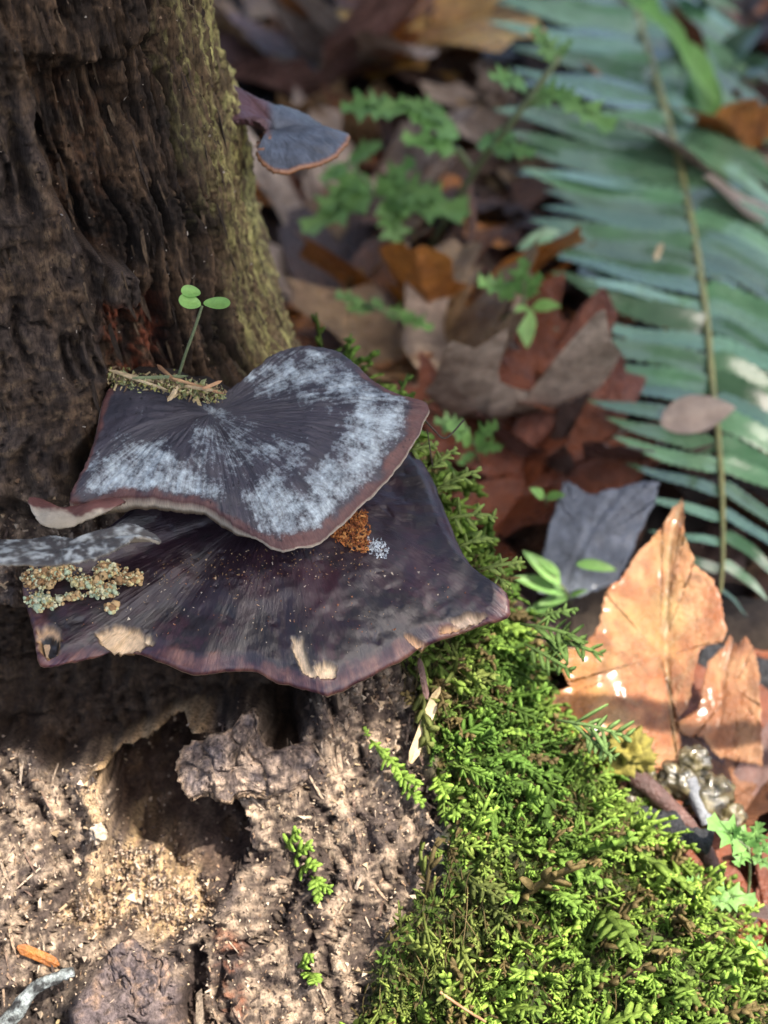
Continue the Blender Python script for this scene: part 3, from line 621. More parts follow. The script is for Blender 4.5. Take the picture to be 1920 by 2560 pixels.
# dust and flecks on the dark upper wood
wu = (upper * (1 - mossback) * (py > -50)).ravel()[idx_all]; NU = 700
i = pick(np.clip(wu, 0, 1), NU); Ms = rot(NU) * (rng.lognormal(-3.4, .35, NU))[:, None, None]
cc = np.array([(.26, .18, .12), (.36, .31, .26), (.16, .09, .05)])[rng.integers(0, 3, NU)]
V, F, C = scatter([(tet, tetf, np.ones(4)), (chip, chipf, np.ones(5))], rng.integers(0, 2, NU), Ms, S2[i] + SN.reshape(-1, 3)[i] * .02, cc)
tag(obj('wood_flecks', V, F, M_crumb, stump, col=C, smooth=False), kind='stuff')

# ------------------------------------------------------------------ moss
def frond_proto(seed, nb=9, curl=.25, br=.34, thick=.036):
    r = np.random.default_rng(seed); Vs = []; Fs = []; tints = []; n = 0
    def tub(path, rad, t0, t1, sides=3):
        nonlocal n
        v, f = tube(path, rad, sides); f = [f[0], f[1], f[2]]
        tri = np.vstack([f[0][:, [0, 1, 2]], f[0][:, [0, 2, 3]], f[1], f[2]])
        Vs.append(v); Fs.append(tri + n); n += len(v)
        tt = np.repeat(np.linspace(t0, t1, len(path)), sides); tints.append(np.concatenate([tt, [t0, t1]]))
    s = np.linspace(0, 1, 6); bend = r.uniform(-.15, .15)
    main = np.stack([s, bend * s ** 2, curl * np.sin(s * 2.2) * .5], -1)
    tub(main, np.array([.02, .028, .034, .034, .036, .014]) * thick / .032, .5, 1.25)
    for k in range(nb):
        f = .15 + .8 * (k + r.uniform(0, .5)) / nb; side = 1 if k % 2 else -1
        b0 = np.array([np.interp(f, s, main[:, j]) for j in range(3)])
        L_ = br * (1.05 - .65 * f) * r.uniform(.6, 1.2); a = math.radians(r.uniform(25, 85)) * side; e = r.uniform(-.35, .6)
        dv = np.array([math.cos(a), math.sin(a), e]); u = np.linspace(0, 1, 4)[:, None]
        path = b0 + dv * u * L_ + np.array([.12, 0, -.1]) * (u ** 2) * L_
        tub(path, np.array([.7, 1.25, 1.15, .6]) * thick * r.uniform(.8, 1.15), .65, 1.3)
    return np.vstack(Vs), np.vstack(Fs), np.concatenate(tints)
protos = [frond_proto(s, 10, .3, .27, .042) for s in range(6)] + [frond_proto(20 + s, 5, .5, .3, .034) for s in range(3)]
mwt = np.clip(mossall.ravel()[idx_all] - .35, 0, 1) * (py.ravel()[idx_all] < 2900) * (px.ravel()[idx_all] < 2250)
# thin out the brown, thready patches
thin = sstep(70, -20, polysd(sp.ravel()[idx_all].astype(np.float32), sq.ravel()[idx_all].astype(np.float32), [(1000, 2160), (1200, 2170), (1290, 2300), (1150, 2430), (1000, 2460), (960, 2320)])) * .35
mwt = mwt * (1 - thin) * (.6 + sstep(-.25, .15, fbm(S2[idx_all] * .55 + 90, 3)))
NM = 5800
i = pick(mwt, NM); N3 = SN.reshape(-1, 3)[i]; P3 = S2[i]
tang = np.array([.55, -.35, -.75]); tg = tang - (N3 @ tang)[:, None] * N3
axv = unit(N3 * rng.uniform(.25, 1.0, (NM, 1)) + unit(tg) * rng.uniform(.1, 1.1, (NM, 1)) + rng.normal(size=(NM, 3)) * .45)
sz = rng.lognormal(.02, .36, NM)
Ms = frames(axv, N3 + rng.normal(size=(NM, 3)) * .35) * sz[:, None, None]
bx, by, _ = proj(P3); pn = fbm(P3 * .3 + 3, 3); yel = sstep(-.2, .3, pn)[:, None]
yel = np.clip(yel * .7 + sstep(1900, 2450, by)[:, None] * .5, 0, 1); cc = C3(.115, .215, .035) * (1 - yel) + C3(.32, .46, .08) * yel  # brighter and yellower lower down, sunlight put into the moss colour
br_ = sstep(60, -40, polysd(bx.astype(np.float32), by.astype(np.float32), [(930, 1640), (1110, 1600), (1130, 1740), (1000, 1800)])) 
br2 = sstep(70, -20, polysd(bx.astype(np.float32), by.astype(np.float32), [(1000, 2160), (1200, 2170), (1290, 2300), (1150, 2430), (960, 2500), (920, 2320)]))
bb = np.clip(br_ + br2 * .8, 0, 1)[:, None] * .7; cc = cc * (1 - bb) + C3(.17, .15, .055) * bb
dead = (rng.uniform(size=NM) < .13)[:, None]; cc = np.where(dead, C3(.20, .15, .06), cc) * rng.uniform(.5, 1.35, (NM, 1))
V, F, C = scatter(protos, rng.integers(0, len(protos), NM), Ms, P3 - N3 * .1, cc)
tag(obj('moss', V, F, M_moss, col=np.clip(C, 0, 1)), 'deep green feathery moss carpeting the root at the lower right', 'moss', kind='stuff')
# short undergrowth of single moss leaves that fills the mat between the fronds
NU2 = 70000; i = pick(np.clip(mossall.ravel()[idx_all] - .3, 0, 1) * (py.ravel()[idx_all] < 2800) * (px.ravel()[idx_all] < 2200), NU2); n_ = SN.reshape(-1, 3)[i]; P_ = S2[i] + rng.normal(size=(NU2, 3)) * .05
bl = np.array([(0, .22, 0), (0, -.22, 0), (.6, .16, .1), (.6, -.16, .1), (1.05, 0, .05)], float); blf = np.array([(0, 1, 2), (2, 1, 3), (2, 3, 4)])
axv = unit(n_ * rng.uniform(.3, 1, (NU2, 1)) + rng.normal(size=(NU2, 3)) * .55 + np.array([.2, -.2, -.2])); Ms = frames(axv, rng.normal(size=(NU2, 3))) * rng.lognormal(-1.6, .35, NU2)[:, None, None]
pb = fbm(P_ * .45 + 3, 3)[:, None]; t_ = sstep(-.2, .3, pb); cc = (C3(.07, .10, .02) * (1 - t_) + C3(.15, .25, .045) * t_) * rng.uniform(.5, 1.4, (NU2, 1)); dd_ = (rng.uniform(size=NU2) < .2)[:, None]; cc = np.where(dd_, C3(.12, .09, .035), cc)
V, F, C = scatter([(bl, blf, np.ones(5))], np.zeros(NU2, int), Ms, P_, cc)
tag(obj('moss_undergrowth', V, F, M_moss, col=np.clip(C, 0, 1)), 'short dense moss leaves filling the mat between the feathery fronds', 'moss', kind='stuff')
# thready brown stems among the moss
th = []
NS = 900; i = pick(np.clip(mossall.ravel()[idx_all] - .2, 0, 1) * (.15 + thin * 1.2 + 1.5 * sstep(60, -40, polysd(sp.ravel()[idx_all].astype(np.float32), sq.ravel()[idx_all].astype(np.float32), [(930, 1640), (1110, 1600), (1130, 1800), (1000, 1800)]))), NS)
for k in i:
    p = S2[k]; nn = SN.reshape(-1, 3)[k]; d = unit(nn * rng.uniform(0, .5) + np.array([.1, -.25, -1]) + rng.normal(size=3) * .35)
    u = np.linspace(0, 1, 6)[:, None]; L_ = rng.uniform(.6, 1.7)
    v, f = tube(p + nn * .15 + d * u * L_ + nn * np.sin(u * 3) * .2 + rng.normal(size=3) * .2 * u ** 2, .018, 3); th.append((v, f, np.array((.16, .12, .05)) * rng.uniform(.5, 1.4)))
V, F, C = join(th); tag(obj('moss_stems', V, F, M_moss, col=C), 'thready brown old moss stems hanging below the dark bracket', 'moss', kind='stuff')

# sprigs one can pick out: each is a frond standing free
def sprig(px0, py0, px1, py1, d0, d1, label, tint=(.30, .40, .10), nb=8, seed=0, where='moss sprigs on the stump'):
    a = at(np.array(float(px0)), np.array(float(py0)), np.array(d0)); b = at(np.array(float(px1)), np.array(float(py1)), np.array(d1))
    L_ = np.linalg.norm(b - a); v, f, t = frond_proto(seed + 50, nb, .3, .40, .055 * min(1.5, 1.2 / L_))
    nrm = -FW * .75 + UP * .5 + rng.normal(size=3) * .1
    V = (v * L_) @ frames((b - a)[None], nrm[None])[0].T + a
    o = obj('moss_sprig', V, f, M_moss, col=np.clip(np.array(tint) * t[:, None], 0, 1)); tag(o, label, 'moss sprig', where)
sp_ = [(1015, 1130, 1095, 1125, 49.8, 50.2, 'pale moss sprig just under the right tip of the bloomed cap'),
       (1060, 1180, 1150, 1140, 49.6, 50.2, 'pale moss sprig reaching past the edge of the dark cap, second from the top'),
       (1070, 1235, 1205, 1190, 49.4, 50.0, 'longest upper moss sprig sticking out beside the dark cap, with a knobbly tip'),
       (1110, 1300, 1230, 1290, 49.0, 49.8, 'branched pale moss sprig beside the rust red leaves'),
       (1140, 1370, 1225, 1350, 48.6, 49.2, 'short forked moss sprig near the right shoulder of the dark cap'),
       (1190, 1425, 1310, 1425, 48.4, 49.0, 'single straight moss sprig just above the right corner of the dark cap'),
       (1240, 1440, 1270, 1480, 48.2, 48.0, 'tiny moss sprig drooping onto the right corner of the dark cap')]
for k, s in enumerate(sp_): sprig(*s[:6], s[6], seed=k)
sp2 = [((925, 1850), (975, 1900)), ((960, 1880), (1010, 1950)), ((985, 1930), (1045, 1980)), ((1010, 1960), (1060, 2020)), ((715, 2120), (760, 2080)), ((735, 2150), (790, 2110)), ((750, 2170), (800, 2180)), ((775, 2190), (830, 2240)), ((790, 2190), (800, 2260)), ((745, 2420), (790, 2400)), ((765, 2430), (785, 2475)), ((560, 1850), (585, 1870)), ((920, 1845), (915, 1815))]
lab2 = ['bright moss sprig, uppermost of the strand right of the pale shell', 'bright moss sprig, second down that strand', 'bright moss sprig, third down that strand', 'bright moss sprig at the foot of that strand beside the mossy root',
        'bright moss sprig, highest of the tuft right of the hollow', 'bright moss sprig pointing right near the top of the tuft by the hollow', 'bright moss sprig in the middle of the tuft by the hollow', 'bright moss sprig trailing right at the foot of the tuft by the hollow', 'bright moss sprig hanging straight down from the tuft by the hollow',
        'small moss sprig low on the pale wood, pointing right', 'small moss sprig low on the pale wood, pointing down', 'faint moss sprig on the wood shell over the hollow', 'tiny moss sprig pointing up above the strand right of the shell']
for k, ((a, b), (c_, d_)) in enumerate(sp2):
    p, nn = on_stump(a, b, .1); q_, n2 = on_stump(c_, d_, .3)
    sprig(a, b, c_, d_, proj(p[None])[2][0] - .1, min(proj(q_[None])[2][0] - .25, proj(p[None])[2][0] + .3), lab2[k], tint=(.27, .42, .07), nb=9, seed=20 + k)
# dark tuft jutting to the right and the long sprig in front of the tan leaf
for k, (a, b, c_, d_, z0, z1, l) in enumerate([(1330, 1590, 1500, 1640, 50.2, 50.6, 'dark moss tuft jutting right in front of the tall tan leaf'), (1300, 1560, 1450, 1600, 50, 50.4, 'dark moss shoot above the jutting tuft'), (1310, 1610, 1420, 1690, 50, 50.2, 'dark moss shoot drooping below the jutting tuft'),
        (1340, 1540, 1440, 1545, 50.3, 50.5, 'moss shoot at the top of the jutting tuft'), (1390, 1800, 1570, 1840, 50, 50.5, 'long green moss sprig stretching across the foot of the tan leaf'), (1450, 1830, 1530, 1900, 50, 50.4, 'green moss sprig hanging below the long one at the foot of the tan leaf')]):
    sprig(a, b, c_, d_, z0, z1, l, tint=(.12, .2, .05) if k < 4 else (.2, .32, .1), nb=12, seed=40 + k)

# ------------------------------------------------------------------ little things lying on the brackets and the wood
def needle(a, b, wd, m, label, cat='needle', group=None, bow=.04, name='needle'):
    a = np.asarray(a, float); b = np.asarray(b, float); L_ = np.linalg.norm(b - a); u = np.linspace(0, 1, 9)[:, None]
    T = unit(b - a); side = unit(np.cross(T, FW)); nr = np.cross(side, T)
    path = a + (b - a) * u + nr * np.sin(u * np.pi) * bow * L_
    wdt = wd * np.clip(np.minimum(u * 9 + .35, (1 - u) * 6 + .15), 0, 1)
    Lf = path - side * wdt; Rg = path + side * wdt; Md = path + nr * wd * .45; Bk = path - nr * wd * .35
    V = np.stack([Lf, Md, Rg, Bk], 1).reshape(-1, 3)
    o = obj(name, V, [grid_faces(9, 4, True), np.array([(0, 1, 2, 3), (35, 34, 33, 32)])], m, smooth=False); tag(o, label, cat, group); return o
V_u = None
nd = [((272, 925), (385, 955), .05, M_straw, 'pale split needle at the left end of the litter on the upper cap'), ((330, 945), (470, 940), .05, M_stem, 'greenish needle lying lengthwise on the upper cap litter'), ((393, 912), (440, 955), .06, M_needle, 'orange needle poking up behind the upper cap litter'),
      ((420, 1002), (445, 965), .07, M_straw, 'short pale tan needle standing at the front of the upper cap litter'), ((430, 945), (560, 985), .045, M_needle, 'long tan needle slanting right over the upper cap litter'), ((505, 972), (555, 952), .05, M_needle, 'red brown needle at the right end of the upper cap litter'),
      ((300, 935), (420, 975), .04, M_straw, 'thin straw crossing the middle of the upper cap litter'), ((460, 965), (545, 978), .045, M_straw, 'pale needle near the notch of the upper cap')]
for (a, b, wd, m_, l) in nd:
    needle(atz(float(a[0]), float(a[1]), 17.75), atz(float(b[0]), float(b[1]), 17.6), wd, m_, l, group='needles on the upper cap')
# crumbly litter and moss bed behind the upper cap
NB = 1100; t = rng.uniform(0, 1, NB); bx_ = 275 + 280 * t + rng.normal(size=NB) * 8; by_ = 945 + 40 * t + rng.normal(size=NB) * 11
P = atz(bx_, by_, 17.45 + rng.uniform(-.35, .2, NB)); Ms = rot(NB) * rng.lognormal(-3.05, .45, NB)[:, None, None]
cc = np.array([(.25, .24, .08), (.38, .3, .16), (.15, .1, .06), (.32, .34, .16)])[rng.integers(0, 4, NB)]
V, F, C = scatter([(tet, tetf, np.ones(4)), (chip, chipf, np.ones(5))], rng.integers(0, 2, NB), Ms, P, cc)
tag(obj('litter_crumbs', V, F, M_crumb, col=C, smooth=False), 'crumbs of moss and bark filling the hollow behind the upper cap', 'litter', kind='stuff')
# solid ledge carrying them
p0 = atz(np.array([240., 330, 420, 500, 570]), np.array([955., 960, 972, 985, 975]), 17.0)
V, F = tube(p0 + np.array([0, .7, -.75]), np.array([.3, .8, .9, .8, .3]), 10, .9); obj('wood_ledge', V, F, M_wood, stump, col=np.full((len(V), 3), 0.0) + C3(.028, .02, .015))
# orange frass and white flecks on the lower cap
def heap(name, label, cat, poly, n, cols, size, lift, data=None):
    poly = np.array(poly, float); lo, hi = poly.min(0), poly.max(0); pts = []
    while len(pts) < n:
        c_ = rng.uniform(lo, hi, (400, 2)); s = polysd(c_[:, 0].astype(np.float32), c_[:, 1].astype(np.float32), poly)
        pts += list(c_[s < rng.normal(size=400) * 3])
    pts = np.array(pts[:n]); P = np.array([on_cap(*q_, data) for q_ in pts]); P[:, 2] += rng.uniform(0, lift, n)
    Ms = rot(n) * rng.lognormal(math.log(size), .35, n)[:, None, None]; cc = np.array(cols)[rng.integers(0, len(cols), n)] * rng.uniform(.8, 1.2, (n, 1))
    V, F, C = scatter([(tet, tetf, np.ones(4)), (chip, chipf, np.ones(5))], rng.integers(0, 2, n), Ms, P, cc)
    tag(obj(name, V, F, M_crumb, col=np.clip(C, 0, 1), smooth=False), label, cat, kind='stuff')
heap('frass_heap', 'heap of orange brown frass grains on the lower cap beneath the upper one', 'frass', [(820, 1345), (880, 1280), (915, 1290), (925, 1345), (915, 1385), (860, 1365)], 620, [(.42, .16, .05), (.32, .11, .04), (.55, .26, .09), (.2, .07, .03)], .045, .16)
heap('white_flecks', 'white mouldy flecks beside the orange frass on the lower cap', 'mould', [(915, 1350), (950, 1345), (975, 1375), (965, 1400), (925, 1380)], 150, [(.65, .7, .72), (.5, .55, .58)], .035, .03)
heap('wood_dust', 'scattered tan dust specks strewn over the dark lower cap', 'dust', [(110, 1560), (300, 1440), (700, 1400), (1000, 1360), (1180, 1480), (900, 1640), (500, 1600)], 230, [(.45, .3, .18), (.3, .13, .07), (.5, .42, .32)], .026, .02)
heap('wood_dust', 'fine brown dust in the shade at the back of the dark lower cap', 'dust', [(380, 1400), (640, 1370), (900, 1360), (930, 1430), (640, 1450), (400, 1470)], 260, [(.3, .2, .1), (.2, .1, .05), (.42, .3, .18)], .024, .02)
# lichen clusters at the left of the lower cap
for k, (x, y, r, l) in enumerate([(100, 1450, .42, 'crumbly tan lichen clump nearest the left end of the dark cap, upper'), (150, 1430, .4, 'tan crust clump under the thin grey strip'), (105, 1510, .36, 'blue green lichen clump at the very left edge of the dark cap'), (205, 1462, .3, 'small yellowish lichen clump on the dark cap, left of the greenest'), (255, 1480, .32, 'green and yellow lichen clump with pale lobes on the dark cap'), (275, 1430, .3, 'pale lichen clump at the top of the group on the dark cap'), (320, 1450, .3, 'tan lichen clump at the right of the group on the dark cap'), (180, 1495, .18, 'tiny buff lichen grain below the group'), (275, 1522, .14, 'single tan grain lying below the green lichen clump')]):
    p = on_cap(x, y); n = int(380 * r / .3); D3 = unit(rng.normal(size=(n, 3))); D3[:, 2] = np.abs(D3[:, 2])
    P = p + D3 * (rng.uniform(.2, 1.25, (n, 1)) ** 1.0 * np.array([r * 1.2, r * .9, r * .55]) * (1 + .9 * fbm(D3 * 1.6 + k * 4.1, 3))[:, None])
    cc = np.array([(.70, .62, .30), (.52, .60, .38), (.62, .42, .20), (.78, .74, .46), (.34, .2, .09)])[rng.choice(5, n, p=[.2, .3, .2, .2, .1] if k in (2, 4, 3) else [.15, .1, .45, .1, .2])]
    Ms = rot(n) * rng.lognormal(-3.45, .5, n)[:, None, None]
    nv, nf = blob(np.zeros(3), np.ones(3), k * 2.3, 6, .5, 1.2); nf = np.vstack([nf[:, [0, 1, 2]], nf[:, [0, 2, 3]]])
    V, F, C = scatter([(nv, nf, np.ones(len(nv)))], np.zeros(n, int), Ms, P, cc)
    V2, F2 = blob(p, np.array([r, r * .7, r * .45]) * .85, k * 5.3, 12, .9, 1.8); V, F, C = join([(V, F, C), (V2, F2, np.array((.45, .36, .2)))])
    tag(obj('lichen_clump', V, F, M_lich, col=C), l, 'lichen', 'lichen clumps on the dark cap')
# splinter leaning on the moss, dead needle by it, orange needle and lichened twig at the lower left
def on_any(x, y, lift): return on_stump(x, y, lift)[0]
d1 = proj(on_any(1060, 1850, 0)[None])[2][0] - .9
needle(at(np.array(1026.), np.array(1908.), np.array(d1)), at(np.array(1100.), np.array(1716.), np.array(d1 + .2)), .155, M_straw, 'straw coloured flat splinter leaning on the moss under the dark cap', 'splinter', name='splinter')
needle(at(np.array(1068.), np.array(1748.), np.array(d1)), at(np.array(1048.), np.array(1645.), np.array(d1 + .3)), .09, M_leaf['plum'], 'brownish shrivelled needle hanging beside the splinter', 'needle')
for (a, b, wd, m_, l, nm) in [((40, 2370), (143, 2428), .17, M_leaf['orange'], 'orange dry needle on the pale wood at the lower left', 'needle'), ((128, 2560), (142, 2545), .05, M_straw, 'stub of a pale needle at the bottom edge', 'needle')]:
    needle(on_any(a[0], a[1], .25), on_any(b[0], b[1], .2), wd, m_, l, name=nm)
pts = [(-20, 2590), (40, 2530), (80, 2480), (140, 2445), (185, 2430)]
P = np.array([at(np.array(float(x)), np.array(float(y)), np.array(proj(on_any(150, 2440, 0)[None])[2][0] - .45)) for x, y in pts])
V, F = tube(spline(P, 24), np.linspace(.24, .14, 24), 10, .8); tag(obj('lichened_twig', V, F, M_grey), 'white lichened twig lying in the bottom left corner', 'twig')
# seedling
sd_ = thing('seedling', 'clover like seedling with three round leaves against the dark trunk', 'seedling', atz(450., 930., 17.4))
P = at(np.array([448., 462, 482, 497, 505]), np.array([935., 890, 835, 790, 765]), np.array([46.4, 46.1, 45.8, 45.6, 45.5]))
V, F = tube(spline(P, 16), .045, 6); obj('stem', V, F, M_stem, sd_)
def disc(c_, ax_, nrm, a, b, notch=.25, n=28, cup=.12):
    th = np.linspace(0, 2 * np.pi, n, endpoint=False); r = 1 - notch * np.exp(-(((th + np.pi) % (2 * np.pi) - np.pi) / .35) ** 2) * 0
    Mf = frames(np.asarray(ax_)[None], np.asarray(nrm)[None])[0]; Vs = [np.zeros((1, 3))]
    for k in (.3, .6, .85, 1): Vs.append(np.stack([a * (1 + k * np.cos(th) * r) - 0, b * k * np.sin(th) * r * (1 + .2 * np.cos(th)), cup * a * k ** 2 + .0 * th + np.abs(np.sin(th)) * k * .12 * b], -1))
    Vs[0][0] = (a, 0, 0); V = np.vstack(Vs)
    F4 = np.vstack([1 + g * n + np.stack([np.arange(n), (np.arange(n) + 1) % n, n + (np.arange(n) + 1) % n, n + np.arange(n)], -1) for g in range(3)])
    F3 = np.stack([np.zeros(n, int), 1 + (np.arange(n) + 1) % n, 1 + np.arange(n)], -1)
    return V @ Mf.T + c_, [F4, F3]
tip = P[-1]
for (dx, dy, a, b) in ((-.35, .1, .32, .24), (-.95, .30, .27, .19), (.85, -.10, .38, .2)):
    axv = RT * dx + UP * dy * .5 - FW * .15; V, F = disc(tip + RT * (.05 if dx > 0 else -.04) + UP * (.06 if dx > 0 else .03 + .3 * (dx < -.5)), axv, UP * .45 - FW * .9 + RT * (.25 if dx > 0 else 0), a, b)
    obj('leaf', V, F, M_green2, sd_)
# twiglets and a fine thread near the tip of the upper cap
for (pts, l, r_) in (([(1055, 1040, 48.5), (1085, 1075, 48.6), (1115, 1095, 48.7), (1160, 1050, 48.9)], 'bent dry moss stalk beyond the right tip of the upper cap', .03), ([(1068, 1075, 48.6), (1075, 1120, 48.7), (1082, 1165, 48.8)], 'thin dark stalk hanging under the right tip of the upper cap', .02)):
    V, F = tube(spline(pd(pts), 20), r_, 5); tag(obj('dry_stalk', V, F, M_twig), l, 'stalk')

# ------------------------------------------------------------------ dead maple leaves
HALF = [(0, 1.0), (.05, .9), (.17, .83), (.13, .68), (.2, .58), (.13, .42), (.24, .48), (.32, .62), (.44, .6), (.64, .68), (.6, .54), (.66, .44), (.48, .33), (.36, .2), (.52, .2), (.7, .15), (.58, .06), (.52, -.05), (.3, -.1), (.1, -.12)]
def leaf_mesh(seed, curl=.25, fold=.2, n=132):
    r = np.random.default_rng(seed); h = np.array(HALF) * (1 + r.normal(size=(len(HALF), 2)) * .05)
    h2 = np.array(HALF)[1:] * (1 + r.normal(size=(len(HALF) - 1, 2)) * .05); h2[:, 0] *= -1
    out = np.vstack([h, [(0, 0.02)], h2[::-1]])
    m = len(out); ts = np.linspace(0, m, n, endpoint=False); i = ts.astype(int); f = (ts - i)[:, None]
    O = out[i % m] * (1 - f) + out[(i + 1) % m] * f
    c0 = np.array([0, .22]); rho = np.array([0.02, .2, .4, .6, .78, .9, 1])
    A = c0 + rho[:, None, None] * (O - c0)[None]
    x, y = A[..., 0], A[..., 1]
    ph = r.uniform(0, 6, 3); a1 = r.uniform(-.5, .5)
    z = fold * np.abs(x) * r.uniform(.3, 1.0) + curl * (np.sin(y * 2.1 + ph[0]) * .25 + (x * math.cos(ph[1]) + (y - .4) * math.sin(ph[1])) ** 2 * .9) + .05 * np.sin(7 * x + ph[2]) * np.sin(6 * y + ph[0])
    for dx, dy in ((0, 1), (.62, .68), (-.62, .68), (.7, .15), (-.7, .15)):
        u = np.array([dx, dy]) / math.hypot(dx, dy); tpar = x * u[0] + y * u[1]; per = np.abs(x * u[1] - y * u[0])
        z = z - .02 * np.exp(-(per / .03) ** 2) * (tpar > 0)
    V = np.stack([x, y, z], -1).reshape(-1, 3); F = grid_faces(len(rho), n, True)
    V0 = len(V); V = np.vstack([V, V[:n].mean(0)]); k = np.arange(n)
    return V, [F, np.stack([np.full(n, V0), k, (k + 1) % n], -1)]
LM = []
for s in range(10):
    v, f = leaf_mesh(s, curl=[.15, .3, .5, .7, .25, .4, .6, .2, .45, .8][s], fold=[.1, .3, .5, .3, .2, .6, .2, .1, .4, .5][s])
    LM.append((v, f))
_leafcache = {}
def dead_leaf(px_, py_, size, kind, yaw, tilt, roll, label, var=0, lift=1.0, d=None, petiole=True, group=None):
    key = (var, kind, round(size, 1))
    v, f = LM[var % len(LM)]
    if key not in _leafcache: _leafcache[key] = mesh_data('maple_leaf', v * size, f)
    p = gx(px_, py_, lift) if d is None else at(np.array(float(px_)), np.array(float(py_)), np.array(float(d)))
    o = link('maple_leaf', _leafcache[key], M_leaf[kind]); o.rotation_euler = (math.radians(tilt), math.radians(roll), math.radians(yaw))
    R_ = np.array(o.rotation_euler.to_matrix()); o.location = Vector((p - R_ @ np.array([0, .3 * size, 0])) * CM)
    tag(o, label, 'leaf', group)
    if petiole:
        pk = ('p', round(size, 1))
        if pk not in _leafcache:
            u = np.linspace(0, 1, 8); pv, pf = tube(np.stack([.05 * np.sin(u * 3), -u * .75, .12 * u * u], -1) * size, .018 * size, 5); _leafcache[pk] = mesh_data('leaf_stalk', pv, pf)
        c_ = link('leaf_stalk', _leafcache[pk], M_leaf['brown'], o)
    return o
